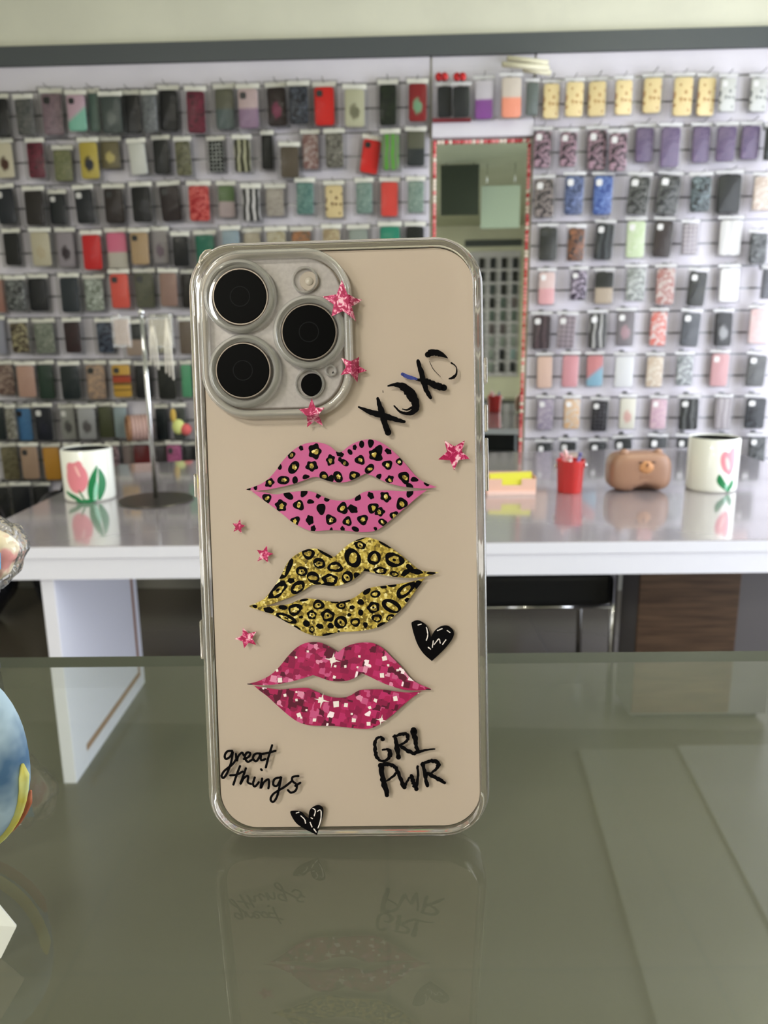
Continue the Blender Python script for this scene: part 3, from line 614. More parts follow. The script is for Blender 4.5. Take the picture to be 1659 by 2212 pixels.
# ------------------------------------------------------------------ white table and the things on it
TZ = .657
m_top = mat('glossy_table_top', (150, 143, 149), .16, coat=1, coat_rough=.07)
m_lam = mat('white_table_laminate', (234, 234, 246), .4)
m_inlay = mat('brown_wood_inlay', (150, 104, 78), .45)
table = thing('table', 'long glossy white table standing behind the glass counter', 'table', (.19, 1.81, 0))
X0, X1, Y0, Y1 = -1.07, 1.45, 1.81, 3.16
def tl(x, y, z=0): return (x-.19, y-1.81, z)
out = [(X0, Y0)] + [(X1, Y0)]
out += [(X1+.02-.10+.10*cos(radians(a)), Y1+.16-.30+.30*sin(radians(a))) for a in range(0, 91, 15)]
out += [(X0+.3, Y1-.06), (X0+.02, Y1-.14)]
def ring(z, ins): 
    cx_, cy_ = (X0+X1)/2, (Y0+Y1)/2
    return [tl(x+ins*(1 if x < cx_ else -1), y+ins*(1 if y < cy_ else -1), z) for x, y in out]
o = MB().loft([ring(TZ-.032, .0015), ring(TZ-.0305, 0), ring(TZ-.0022, 0)], c1=False).build('edge_band', m_lam, table)
MB().loft([ring(TZ-.0022, 0), ring(TZ, .0012)], c0=False).build('tabletop', m_top, table)
ap = .060
MB().box(*[c for c in (X0+.10-.19, X1-.06-.19)], .004, .024, TZ-.032-ap+.006, TZ-.0322).build('apron', m_lam, table)
mb = MB(); mb.box(X0+.04-.19, X0+.10-.19, .02, .06, TZ-.075, TZ-.0322); mb.build('corner_block', m_lam, table)
# slab leg with an inlaid brown line on its inner face
lx0, lx1, ly0, ly1 = -.857, -.823, 1.825, 2.43
MB().box(lx0-.19, lx1-.19, ly0-1.81, ly1-1.81, 0, TZ-.0325, bev=.002).build('leg', m_lam, table)
mb = MB(); xf = lx1-.19
mb.box(xf-.001, xf+.0006, ly1-1.81-.060, ly1-1.81-.040, .045, TZ-.10).box(xf-.001, xf+.0006, .10, ly1-1.81-.060, .045, .065)
mb.build('inlay_strip', m_inlay, table)
for y_ in (1.88, 2.98): MB().box(1.36-.19, 1.40-.19, y_-1.81, y_+.04-1.81, 0, TZ-.0325 if y_ > 2 else TZ-.0325, bev=.002).build('leg', m_lam, table)
# drawer cabinet under the right half
m_gr = mat('grey_cabinet_board', (92, 88, 90), .5); m_br = noisy(mat('dark_brown_wood', (72, 54, 42), .4), (62, 45, 34), (86, 66, 50), 6, 5, (1, 1, 14))
cx0 = hit(1380, 1300, (0, 2.12, 0), (0, 1, 0)).x; cx1 = hit(1597, 1300, (0, 2.12, 0), (0, 1, 0)).x
cab = thing('cabinet', 'dark brown fronted grey cabinet under the white table', 'cabinet', ((cx0+cx1)/2, 2.12, 0)); cw = (cx1-cx0)/2
MB().box(-cw, cw+.12, .012, .16, .02, .56).build('body', m_gr, cab)
MB().box(-cw, cw, 0, .0118, .03, .555, bev=.002).build('door', m_br, cab)
MB().box(-cw+.02, cw+.10, .03, .14, 0, .0199).build('plinth', BLACK, cab)
# chair tucked under the table
ch = thing('chair', 'black padded chair with chrome legs tucked under the table', 'chair', (.50, 2.42, 0))
m_leather = mat('black_leatherette', (20, 22, 24), .35)
MB().box(-.24, .195, -.2, .24, .335, .44, bev=.02).build('seat', m_leather, ch)
for sx, x in ((-1, -.232), (1, .207)):
    for y in (-.17, .22):
        MB().tube([(x, y, .43 if y < 0 else .62), (x, y, .2), (x+.004*sx, y, 0)], .010, 12).build('leg', CHROME, ch, True)
MB().tube([(-.232, -.17, .325), (.207, -.17, .325)], .007, 10).build('stretcher', CHROME, ch, True)
MB().box(-.215, .21, .205, .24, .45, .60, bev=.012).build('backrest', m_leather, ch)

# ---- the two tulip cups
m_cup = mat('white_ceramic', (238, 238, 230), .28, coat=.4); m_in = mat('black_cup_inside', (16, 16, 16), .5)
m_tul = mat('pink_tulip_paint', (226, 134, 146), .4); m_hi = mat('pale_pink_paint', (246, 188, 186), .4); m_leaf = mat('green_leaf_paint', (20, 116, 66), .4); m_leaf2 = mat('pale_green_paint', (150, 206, 180), .4)
def on_cup(mb, outline, r, ht, z, mi, side=-1):
    """flat outline (arc length, height) laid on a cup of radius r; angle 0 faces the counter"""
    n = len(outline); cx_ = sum(p[0] for p in outline)/n; cy_ = sum(p[1] for p in outline)/n; vs = []; fs = []
    for s_ in (0, .25, .5, .75, 1):
        for p in outline: x_, y_ = cx_+(p[0]-cx_)*s_, cy_+(p[1]-cy_)*s_; vs.append(((r+z)*sin(x_/r), -(r+z)*cos(x_/r), y_))
    for k in range(4):
        for i in range(n): j = (i+1) % n; fs.append((k*n+i, k*n+j, (k+1)*n+j, (k+1)*n+i))
    mb.add(vs, fs, mi)
def ell(cx_, cy_, a, b, rot=0, n=20): 
    c_, s_ = cos(rot), sin(rot)
    return [(cx_+a*cos(2*pi*k/n)*c_-b*sin(2*pi*k/n)*s_, cy_+a*cos(2*pi*k/n)*s_+b*sin(2*pi*k/n)*c_) for k in range(n)]
def cup(name, label, loc, r, ht, rz, art):
    t = thing(name, label, 'cup', M=Matrix.Translation(loc) @ Matrix.Rotation(rz, 4, 'Z'))
    pr = [(.0001, .002), (r*.93, 0), (r*.985, .004), (r, .012), (r, ht-.004), (r-.003, ht), (r-.006, ht-.003)]
    smooth_by_angle(MB().lathe(pr, 56).build('body', m_cup, t), 50)
    smooth_by_angle(MB().lathe([(r-.006, ht-.003), (r-.007, .012), (.0001, .011)], 56).build('inner_lining', m_in, t), 50)
    mb = MB(); art(mb, r, ht); mb.build('tulip_painting', [m_tul, m_hi, m_leaf, m_leaf2], t)
    return t
def leaf(x0, y0, x1, y1, w_, bend, n=9):
    L_, R_ = [], []
    for k in range(n+1):
        u = k/n; x = x0+(x1-x0)*u+bend*sin(pi*u); y = y0+(y1-y0)*u; ww = w_*sin(pi*min(u*.9+.08, 1))**.8
        L_.append((x-ww/2, y)); R_.append((x+ww/2, y))
    return L_+R_[::-1]
def art_l(mb, r, h):
    q = r/.072
    on_cup(mb, ell(-.031*q, h*.49, .033*q, .045*q), r, h, .0004, 0); on_cup(mb, ell(-.043*q, h*.62, .017*q, .026*q, .3), r, h, .0006, 0)
    on_cup(mb, ell(-.025*q, h*.65, .014*q, .026*q, -.25), r, h, .0007, 0); on_cup(mb, ell(-.026*q, h*.62, .004*q, .018*q, .35), r, h, .0009, 1)
    on_cup(mb, leaf(-.028*q, h*.26, -.010*q, .003, .006*q, 0), r, h, .0006, 2)
    on_cup(mb, leaf(.004*q, .004, .030*q, h*.72, .022*q, -.006*q), r, h, .0005, 2); on_cup(mb, leaf(.026*q, .006, .034*q, h*.66, .024*q, .010*q), r, h, .0007, 2)
    on_cup(mb, leaf(.014*q, .006, .024*q, h*.42, .012*q, 0), r, h, .0009, 3)
    on_cup(mb, leaf(-.072*q, h*.22, -.020*q, .004, .028*q, 0), r, h, .0006, 2); on_cup(mb, ell(-.01*q, .006, .03*q, .006), r, h, .0008, 2)
def art_r(mb, r, h):
    q = r/.072
    on_cup(mb, ell(.030*q, h*.58, .017*q, .034*q, .25), r, h, .0004, 0); on_cup(mb, ell(.045*q, h*.60, .016*q, .042*q, -.1), r, h, .0006, 0)
    on_cup(mb, ell(.033*q, h*.56, .006*q, .020*q, .3), r, h, .0008, 1)
    on_cup(mb, leaf(.046*q, .004, .012*q, h*.36, .024*q, -.008*q), r, h, .0006, 2); on_cup(mb, leaf(.040*q, .004, .056*q, h*.26, .020*q, .004*q), r, h, .0008, 2)
    on_cup(mb, leaf(.036*q, .01, .034*q, h*.2, .007*q, 0), r, h, .001, 3)
rL = 54*2.36/FPX; rR = 53*2.42/FPX
cup('cup', 'white cup painted with a big pink tulip, left end of the table', (-.925, 2.30+rL, TZ+.0003), rL, .160, radians(18), art_l)
cup('cup', 'white cup with a small pink tulip, right end of the table', (1.052, 2.35+rR, TZ+.0003), rR, .168, radians(-16), art_r)

# ---- bear shaped brown holder
bx, by = .815, 2.43
bear = thing('bear_holder', 'brown bear-faced desk holder between the red bucket and cup', 'desk holder', (bx, by, TZ+.0005))
m_bear = mat('brown_bear_plastic', (150, 114, 94), .38); m_muz = mat('tan_muzzle', (186, 132, 88), .5)
bw, bh = .098, .124
def bear_body():
    bm = bmesh.new(); bmesh.ops.create_cube(bm, size=1); bmesh.ops.subdivide_edges(bm, edges=bm.edges[:], cuts=11, use_grid_fill=True)
    for v in bm.verts:
        p = v.co*2; n_ = 4.6; L4 = (abs(p.x)**n_+abs(p.y)**n_+abs(p.z)**n_)**(1/n_) or 1; q = p*(max(abs(p.x), abs(p.y), abs(p.z))/L4)
        wz = 1-.10*max(0, q.z)**2-.04*max(0, -q.z)**3
        x = q.x*bw*wz; y = q.y*.052; z = (q.z+1)/2*bh
        a = math.hypot((x-.016)/.040, (z)/.024)
        if a < 1 and q.y < 0: y += .040*(1-a*a)**.5 if a < 1 else 0
        v.co = Vector((x, y, z))
    me = bpy.data.meshes.new('body'); bm.to_mesh(me); bm.free(); me.materials.append(m_bear)
    me.polygons.foreach_set('use_smooth', [True]*len(me.polygons)); o = bpy.data.objects.new('body', me); COL.objects.link(o); o.parent = bear
    return o
bear_body()
for sx in (-1, 1): MB().sphere((sx*.054, -.02, bh*.985), (.015, .011, .012), 10).build('ear', m_bear, bear, True)
def fr_y(x, z): return -.0535
mz = MB().sphere((.010, -.0505, .080), (.024, .008, .020), 12).build('muzzle', m_muz, bear, True)
MB().sphere((.010, -.0590, .090), (.005, .003, .0035), 8).build('nose', mat('brown_nose', (92, 50, 34), .4), mz, True)
MB().tube([(.010, -.0605, .086), (.010, -.0600, .078)], .0011, 6).build('mouth', mat('brown_line', (120, 72, 48), .5), mz, True)
for sx in (-1, 1): MB().tube([(.010+sx*.020-.004, -.0530, .097), (.010+sx*.020, -.0540, .094), (.010+sx*.020+.006, -.0530, .097)], .0022, 6).build('eye', mat('dark_eye_line', (70, 42, 30), .5), bear, True)
MB().box(-.008, .030, -.0535, -.0515, .048, .051).build('lettering', mat('dark_tan_print', (140, 100, 78), .5), bear)

# ---- red bucket with pens
bk = thing('bucket', 'small red metal bucket holding pens on the table', 'bucket', (.592, 2.40, TZ+.0004))
m_red = mat('red_enamel', (196, 44, 42), .3, coat=.5)
n8 = 56
prof = [(.0001, .0), (.036, 0), (.038, .003), (.0425, .098), (.0445, .100), (.0445, .104), (.0415, .103), (.037, .006), (.0001, .005)]
rings = []
for r, z in prof: rings.append([((r*(1+.035*max(0, cos(8*2*pi*i/n8)))) * cos(2*pi*i/n8), (r*(1+.035*max(0, cos(8*2*pi*i/n8)))) * sin(2*pi*i/n8), z) for i in range(n8)])
smooth_by_angle(MB().loft(rings, False, False).build('body', m_red, bk), 50)
for sx in (-1, 1): MB().sphere((sx*.047, 0, .085), (.005, .008, .008), 8).build('handle_ear', CHROME, bk, True)
MB().tube([(-.050, 0, .085), (-.053, -.014, .07), (-.030, -.043, .056), (0, -.050, .052), (.030, -.043, .056), (.053, -.014, .07), (.050, 0, .085)][0:2]+[(-.052, -.016, .062)], .0012, 6).build('wire_handle', CHROME, bk, True)
def pen(name, label, x0, x1, y, c, cap, zt):
    p = MB(); p.tube([(x0, y, .010), (x0+(x1-x0)*.85, y, zt-.012)], .0055, 10); t = thing(name, label, 'pen', (.592, 2.40, TZ+.0004))
    p.build('barrel', mat(name+'_barrel', c, .35), t, True)
    MB().tube([(x0+(x1-x0)*.86, y, zt-.011), (x1, y, zt)], [.0065, .005], 10).build('cap', mat(name+'_cap', cap, .3), t, True)
pen('pen', 'pale pink pen leaning left in the red bucket', .004, -.022, -.006, (226, 170, 172), (240, 205, 205), .136)
pen('pen', 'rose pen behind the pale pink one in the bucket', .010, -.030, .014, (196, 120, 128), (206, 130, 138), .122)
pen('pen', 'violet blue pen on the right side of the bucket', .006, .030, .0, (100, 96, 150), (84, 82, 140), .126)
pen('pen', 'short white pen tip between the others in the bucket', .0, -.008, -.018, (225, 215, 212), (214, 160, 165), .120)

# ---- pink note box with yellow notes
nb_ = thing('note_box', 'peach paper box holding yellow notes, beside the phone', 'box', (.400, 2.40, TZ+.0003))
m_peach = mat('peach_card', (226, 184, 168), .6)
mb = MB(); hw_, dp = .078, .035
mb.box(-hw_, hw_, -dp, dp, 0, .006).box(-hw_, hw_, dp-.002, dp, .006, .062).box(-hw_, -hw_+.002, -dp, dp-.002, .006, .055).box(hw_-.002, hw_, -dp, dp-.002, .006, .055)
mb.box(-hw_, -.030, -dp-.0001, -dp+.0019, .006, .050).box(.032, hw_, -dp-.0001, -dp+.0019, .006, .050).box(-.030, .032, -dp-.0001, -dp+.0019, .006, .030)
mb.build('box', m_peach, nb_)
MB().box(-hw_+.003, hw_-.003, -dp-.006, -dp-.0002, 0, .012).build('lip', mat('pale_peach_card', (238, 205, 196), .6), nb_)
t = thing('sticky_notes', 'pad of yellow sticky notes standing in the peach box', 'sticky notes', (.400, 2.40, TZ+.007))
MB().box(-.066, .066, -.028, -.010, .0005, .060, T=Matrix.Rotation(radians(-2), 4, 'Y')).build('note_pad', mat('yellow_paper', (226, 222, 74), .7), t)

# ---- spindle stand with a round base
sd = thing('display_stand', 'slim chrome spindle stand on a round dark base', 'display stand', (-.706, 2.33, TZ+.0003))
smooth_by_angle(MB().lathe([(.0001, 0), (.112, 0), (.114, .002), (.112, .005), (.02, .008), (.0001, .008)], 64).build('base', mat('dark_steel_base', (84, 80, 76), .28, .8), sd), 40)
MB().tube([(0, 0, .008), (0, 0, .30), (0, 0, .56)], [.0068, .0062, .0058], 14).build('pole', CHROME, sd, True)
for k, (ax, ay) in enumerate(((.09, -.02), (-.04, -.09), (.02, .09), (-.09, .02))):
    MB().tube([(0, 0, .55), (ax*.9, ay*.9, .55), (ax, ay, .558)], .0022, 8).build('arm', CHROME, sd, True)
MB().sphere((0, 0, .565), .010, 10).build('finial', CHROME, sd, True)
m_pvc = clear('hanging_pack_film', (1, 1, 1), haze=.12, rough=.12, bump=.5, bscale=60)
m_strap = mat('white_strap', (226, 220, 208), .5)
sx0, sy0, sz0 = -.706, 2.33, TZ
for k, (dx, dy, w_, hgt, c, lab) in enumerate(((.058, -.018, .064, .075, (206, 200, 182), 'cream card pack hanging on the right arm of the spindle stand'),
        (-.034, -.085, .040, .070, (196, 176, 164), 'dusty pink card pack hanging on the near arm of the stand'), (.078, -.022, .03, .16, (224, 216, 202), 'bundle of white straps hanging on the stand arm'), (.035, -.02, .03, .13, (214, 208, 196), 'pale looped strap hanging close to the stand pole'))):
    t = thing('card_pack' if k < 2 else 'phone_strap', lab, 'card pack' if k < 2 else 'phone strap', (sx0+dx, sy0+dy, sz0+.55), group=None)
    if k < 2:
        MB().box(-w_/2, w_/2, -.003, .003, -hgt-.006, -.006, bev=.001).build('card', mat('pack_card_%d' % k, c, .6), t)
        MB().box(-w_/2-.006, w_/2+.006, -.006, .006, -hgt-.014, .002, bev=.002).build('film', m_pvc, t)
    else:
        for j in range(3):
            xx = (j-1)*.010
            MB().tube([(0, 0, -.002), (xx*.8, -.004, -hgt*.5), (xx, -.004, -hgt-.01*j)], .0028, 7).build('strap', m_strap, t, True)

# ------------------------------------------------------------------ things at the left edge of the counter
def lump(name, c, r, seed, amp, freq, mats, parent, n=28, sq=2.4, T=None):
    rnd = random.Random(seed); ph = [rnd.uniform(0, 6.28) for _ in range(6)]; rings = []
    for k in range(1, n):
        th = pi*k/n; rg = []
        for i in range(2*n):
            f = 2*pi*i/(2*n); d = Vector((sin(th)*cos(f), sin(th)*sin(f), -cos(th)))
            rr = (abs(d.x)**sq+abs(d.y)**sq+abs(d.z)**sq)**(-1/sq)
            rr *= 1+amp*(sin(freq*d.x*3+ph[0])*cos(freq*d.z*2.4+ph[1])+.6*sin(freq*5*d.z+ph[2]+2*d.x)+.4*sin(freq*7*d.x+ph[3])*sin(freq*6*d.y+ph[4]))
            rg.append((c[0]+d.x*r[0]*rr, c[1]+d.y*r[1]*rr, c[2]+d.z*r[2]*rr))
        rings.append(rg)
    return MB().loft(rings, T=T).build(name, mats, parent, True)
# blue mottled pouch with a yellow-green rim
PR_ = .021; PZ = .0290
pc = Vector((-.1175, .185, GZ))
pou = thing('pouch', 'round blue mottled pouch with yellow rim, left edge of the counter', 'pouch', (pc.x, pc.y, GZ+.0008))
m_blue2 = noisy(mat('mottled_blue_cloth', (150, 176, 200), .7), (70, 104, 140), (176, 198, 214), 55, 3, lo=.38, hi=.6)
lump('pouch_body', (0, 0, PZ), (PR_, .012, PZ-.002), 3, .012, 1, m_blue2, pou, 24, 2.2)
m_rim = noisy(mat('yellow_piping', (206, 206, 96), .6), (206, 190, 70), (214, 220, 150), 120)
ringp = [(PR_*cos(a)*1.01, -.002, PZ+(PZ-.002)*sin(a)*1.0) for a in [2*pi*k/48 for k in range(49)]]
MB().tube(ringp[36:49], [.0003]+[.0016]*11+[.0004], 8).build('piping', m_rim, pou, True)
MB().tube([(p[0]*1.04, .002, PZ+(p[2]-PZ)*1.02) for p in ringp[37:46]], [.0003]+[.0014]*7+[.0004], 8).build('lining', mat('rust_lining', (166, 92, 60), .6), pou, True)
# white folded card in front of it
cd_ = thing('price_card', 'white folded card at the lower left edge of the counter', 'card', (-.0857, .151, GZ+.0004))
m_card = mat('white_card', (232, 232, 226), .6)
T_ = Matrix.Rotation(radians(24), 4, 'Z')
mb = MB().loft([[(-.060, 0, .0), (-.004, 0, 0), (-.004, .0007, 0), (-.060, .0007, 0)], [(-.060, 0, .034), (.0, .0, .007), (.0, .0007, .007), (-.060, .0007, .034)], [(-.060, .003, .038), (-.006, .003, .018), (-.006, .0037, .018), (-.060, .0037, .038)]], T=T_)
mb.build('card', m_card, cd_)
MB().box(-.018, -.006, -.0004, -.0001, .003, .006, T=T_).build('yellow_mark', mat('yellow_mark', (222, 214, 120), .6), cd_)
# crinkled clear bag of printed sweets with a blue label
b0 = hit(-20, 1205, (0, .30, 0), (0, 1, 0)); hb = b0.z-GZ
bag = thing('gift_bag', 'clear crinkled bag of printed sweets with a blue tag, left edge', 'bag', (b0.x, .30, GZ+.0008))
m_sw = noisy(mat('printed_sweets', (226, 206, 180), .5), (232, 214, 176), (222, 140, 130), 110, 2, lo=.5, hi=.6)
BT = Matrix.Translation((0, 0, hb)) @ Matrix.Rotation(radians(35), 4, 'Y')
lump('sweets', (0, 0, 0), (.0095, .009, .011), 8, .05, 1.4, m_sw, bag, 20, T=BT)
lump('clear_film', (0, 0, 0), (.0118, .012, .0165), 11, .05, 2.6, clear('crinkled_film', (1, 1, 1), haze=.10, rough=.08, bump=.8, bscale=160), bag, 26, T=BT)
MB().box(.001, .0045, -.0128, -.0122, hb-.001, hb+.0055, T=Matrix.Rotation(radians(6), 4, 'Y')).build('tag', mat('blue_tag', (70, 150, 196), .5), bag)
MB().tube([(-.012, .004, .0008), (-.010, .004, hb*.5), (-.006, .002, hb-.010)], [.007, .006, .008], 12).build('bag_bottom', clear('crinkled_film_fold', (1, 1, 1), haze=.2, rough=.1, bump=.8, bscale=160), bag, True)
# black bags standing on the floor between the table and the rack, left
for k, (x, y, w_, hgt) in enumerate(((-1.72, 3.02, .20, .28), (-1.33, 3.12, .155, .265))):
    t = thing('bin_bag', ('large black plastic bag on the floor left of the table', 'smaller black plastic bag beside the larger one')[k], 'bag', (x, y, 0))
    lump('bag_body', (0, 0, hgt), (w_, .16, hgt), 20+k, .03, 2.0, mat('black_polythene', (26, 27, 30), .25), t, 30)
    MB().tube([(0, 0, 2*hgt-.02), (.01, 0, 2*hgt+.02), (.03, .01, 2*hgt+.05)], [.02, .012, .03], 10).build('knot', mat('black_polythene', (26, 27, 30), .25), t, True)

# ------------------------------------------------------------------ what the mirror shows behind the counter
BM = Matrix.Translation((0, YB, 0)) @ Matrix.Rotation(pi, 4, 'Z')      # back-wall frame (x runs the other way)
def mirrored(u, v, Y):
    d = ray(u, v); p0 = W0+WN*.01; p = CAM+d*((p0-CAM).dot(WN)/d.dot(WN)); d2 = d-2*d.dot(WN)*WN
    return p+d2*((Y-p.y)/d2.y)
rack('slatwall_rack', -1.45, -.52, 2.48, .35, True, 'pale slatwall rack of dark cases reflected in the mirror', M=BM)
struct(MB().box(.50, 1.46, YB, YB+.05, 2.56, 2.66).build('trim_5', m_bar))
t = thing('hanging_screen', 'dark flat screen hung from the ceiling, seen in the mirror', 'screen', (0, -1.5, CEIL))
pa = mirrored(952, 352, -1.5); pb = mirrored(1034, 464, -1.5)
x0_, x1_ = sorted((pa.x, pb.x)); zt_ = min(pa.z, CEIL-.02); zb_ = pb.z
MB().box(x0_, x1_, -.03, .0, zb_-CEIL, zt_-CEIL, bev=.004).build('screen', mat('dark_screen', (52, 58, 48), .25), t)
for x in (x0_+.06, x1_-.06): MB().tube([(x, -.015, zt_-CEIL-.01), (x, -.015, -.0005)], .008, 8).build('bracket', CHROME, t, True)
pc2 = mirrored(1040, 402, -1.6); pd = mirrored(1122, 492, -1.6)
t = thing('hanging_sign_board', 'pale green blank board hung from the ceiling, seen in the mirror', 'board', (0, -1.6, CEIL))
x0_, x1_ = sorted((pc2.x, pd.x)); zt2 = min(pc2.z, CEIL-.02)
MB().box(x0_, x1_, -.02, 0, pd.z-CEIL, zt2-CEIL, bev=.003).build('board', mat('pale_green_board', (188, 200, 182), .35), t)
for x in (x0_+.06, x1_-.06): MB().tube([(x, -.01, zt2-CEIL-.01), (x, -.01, -.0005)], .006, 8).build('rod', CHROME, t, True)
t = thing('added_dark_block', 'long black bench added behind the counter to darken the mirror view', 'block', (1.35, -1.0, 0))  # added black body that gives the mirror its dark lower area
MB().box(-.8, .8, -.2, .2, .06, .42, bev=.01).build('dark_body', mat('black_body', (22, 22, 24), .6), t)
for x in (-.75, .75): MB().box(x-.02, x+.02, -.18, .18, 0, .0598).build('leg', CHROME, t)
# ------------------------------------------------------------------ the packed phone cases on the racks
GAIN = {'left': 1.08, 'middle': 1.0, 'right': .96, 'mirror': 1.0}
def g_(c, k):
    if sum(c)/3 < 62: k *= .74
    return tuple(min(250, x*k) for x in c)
_mc = {}
def pmat(kind, c1, c2, desc, k):
    key = (kind, c1, c2, k)
    if key in _mc: return _mc[key]
    a, b = g_(c1, k), g_(c2 or c1, k)
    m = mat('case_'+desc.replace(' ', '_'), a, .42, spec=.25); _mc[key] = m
    if kind == 'solid': return m
    tc = N(m, 'ShaderNodeTexCoord'); B = bsdf(m).inputs['Base Color']
    mid = tuple((x+y)/2 for x, y in zip(a, b))
    if kind == 'split':
        sp = N(m, 'ShaderNodeSeparateXYZ'); ad = N(m, 'ShaderNodeMath', operation='MULTIPLY_ADD'); ad.inputs[1].default_value = 6; ad.inputs[2].default_value = .5
        L(m, tc.outputs['Object'], sp.inputs[0]); L(m, sp.outputs['Z'], ad.inputs[0]); r = ramp(m, [(0, b), (.47, b), (.53, a)]); L(m, ad.outputs[0], r.inputs[0]); L(m, r.outputs[0], B)
    elif kind == 'diag':
        mp = N(m, 'ShaderNodeMapping'); mp.inputs['Rotation'].default_value = (0, .7, 0); sp = N(m, 'ShaderNodeSeparateXYZ'); ad = N(m, 'ShaderNodeMath', operation='MULTIPLY_ADD'); ad.inputs[1].default_value = 7; ad.inputs[2].default_value = .5
        L(m, tc.outputs['Object'], mp.inputs[0]); L(m, mp.outputs[0], sp.inputs[0]); L(m, sp.outputs['Z'], ad.inputs[0]); r = ramp(m, [(0, b), (.40, b), (.52, a)]); L(m, ad.outputs[0], r.inputs[0]); L(m, r.outputs[0], B)
    elif kind == 'spots':
        vo = N(m, 'ShaderNodeTexVoronoi', Scale=46, Randomness=.85); mp = N(m, 'ShaderNodeMapping'); mp.inputs['Scale'].default_value = (1, 0, 1); L(m, tc.outputs['Object'], mp.inputs[0]); L(m, mp.outputs[0], vo.inputs['Vector']); r = ramp(m, [(.28, b), (.36, a)]); L(m, vo.outputs['Distance'], r.inputs[0]); L(m, r.outputs[0], B)
    elif kind == 'dots':
        vo = N(m, 'ShaderNodeTexVoronoi', Scale=52, Randomness=.15); mp = N(m, 'ShaderNodeMapping'); mp.inputs['Scale'].default_value = (1, 0, 1); L(m, tc.outputs['Object'], mp.inputs[0]); L(m, mp.outputs[0], vo.inputs['Vector']); r = ramp(m, [(.22, b), (.30, a)]); L(m, vo.outputs['Distance'], r.inputs[0]); L(m, r.outputs[0], B)
    elif kind == 'floral':
        nz = N(m, 'ShaderNodeTexNoise', Scale=62, Detail=2.5, Distortion=.6); L(m, tc.outputs['Object'], nz.inputs['Vector']); r = ramp(m, [(.42, a), (.5, mid), (.56, b)]); L(m, nz.outputs['Fac'], r.inputs[0]); L(m, r.outputs[0], B)
    elif kind == 'marble':
        nz = N(m, 'ShaderNodeTexNoise', Scale=26, Detail=3, Distortion=2.2); L(m, tc.outputs['Object'], nz.inputs['Vector']); r = ramp(m, [(.40, a), (.62, b)]); L(m, nz.outputs['Fac'], r.inputs[0]); L(m, r.outputs[0], B)
    elif kind == 'plaid':
        mx = N(m, 'ShaderNodeMath', operation='ADD'); wv = [N(m, 'ShaderNodeTexWave', bands_direction=d, Scale=14) for d in 'XZ']
        for q_, w__ in enumerate(wv): L(m, tc.outputs['Object'], w__.inputs['Vector']); L(m, w__.outputs['Fac'], mx.inputs[q_])
        r = ramp(m, [(.3, a), (.8, b)]); hf = N(m, 'ShaderNodeMath', operation='MULTIPLY'); hf.inputs[1].default_value = .5; L(m, mx.outputs[0], hf.inputs[0]); L(m, hf.outputs[0], r.inputs[0]); L(m, r.outputs[0], B)
    elif kind == 'stripe':
        wv = N(m, 'ShaderNodeTexWave', bands_direction='X', Scale=11, Distortion=3); L(m, tc.outputs['Object'], wv.inputs['Vector']); r = ramp(m, [(.45, a), (.85, b)]); L(m, wv.outputs['Fac'], r.inputs[0]); L(m, r.outputs[0], B)
    elif kind == 'bands':
        sp = N(m, 'ShaderNodeSeparateXYZ'); ad = N(m, 'ShaderNodeMath', operation='MULTIPLY_ADD'); ad.inputs[1].default_value = 6; ad.inputs[2].default_value = .5
        L(m, tc.outputs['Object'], sp.inputs[0]); L(m, sp.outputs['Z'], ad.inputs[0]); d_ = tuple(x*.55 for x in a)
        r = ramp(m, [(0, a), (.22, d_), (.26, a), (.38, d_), (.46, b), (.62, tuple(x*.7 for x in b)), (.68, a)], 'CONSTANT'); L(m, ad.outputs[0], r.inputs[0]); L(m, r.outputs[0], B)
    elif kind == 'blot':
        mp = N(m, 'ShaderNodeMapping'); mp.inputs['Location'].default_value = (0, 0, .012); mp.inputs['Scale'].default_value = (1.15, 0, .75); ln = N(m, 'ShaderNodeVectorMath', operation='LENGTH'); nz = N(m, 'ShaderNodeTexNoise', Scale=45)
        mx = N(m, 'ShaderNodeMath', operation='MULTIPLY_ADD'); mx.inputs[1].default_value = .03; L(m, tc.outputs['Object'], mp.inputs[0]); L(m, mp.outputs[0], ln.inputs[0]); L(m, tc.outputs['Object'], nz.inputs['Vector']); L(m, nz.outputs['Fac'], mx.inputs[0]); L(m, ln.outputs['Value'], mx.inputs[2])
        r = ramp(m, [(.034, b), (.041, a)]); L(m, mx.outputs[0], r.inputs[0]); L(m, r.outputs[0], B)
    return m
m_bagfilm = clear('case_bag_film', (.97, .97, .97), haze=.018, haze_col=(235, 235, 235), rough=.12, gloss=.32, bump=.5, bscale=55)
m_bagl = clear('grey_case_bag_film', (.86, .86, .85), haze=.010, haze_col=(225, 225, 220), rough=.12, gloss=.28, bump=.7, bscale=45)
m_head = mat('white_header_card', (244, 242, 234), .5); m_headc = mat('milky_hang_tab', (212, 210, 212), .4)
m_cutw = mat('white_camera_window', (228, 226, 226), .4); m_cutd = mat('dark_camera_window', (30, 30, 32), .35)
m_hook = mat('hook_wire', (120, 120, 122), .3, .9)
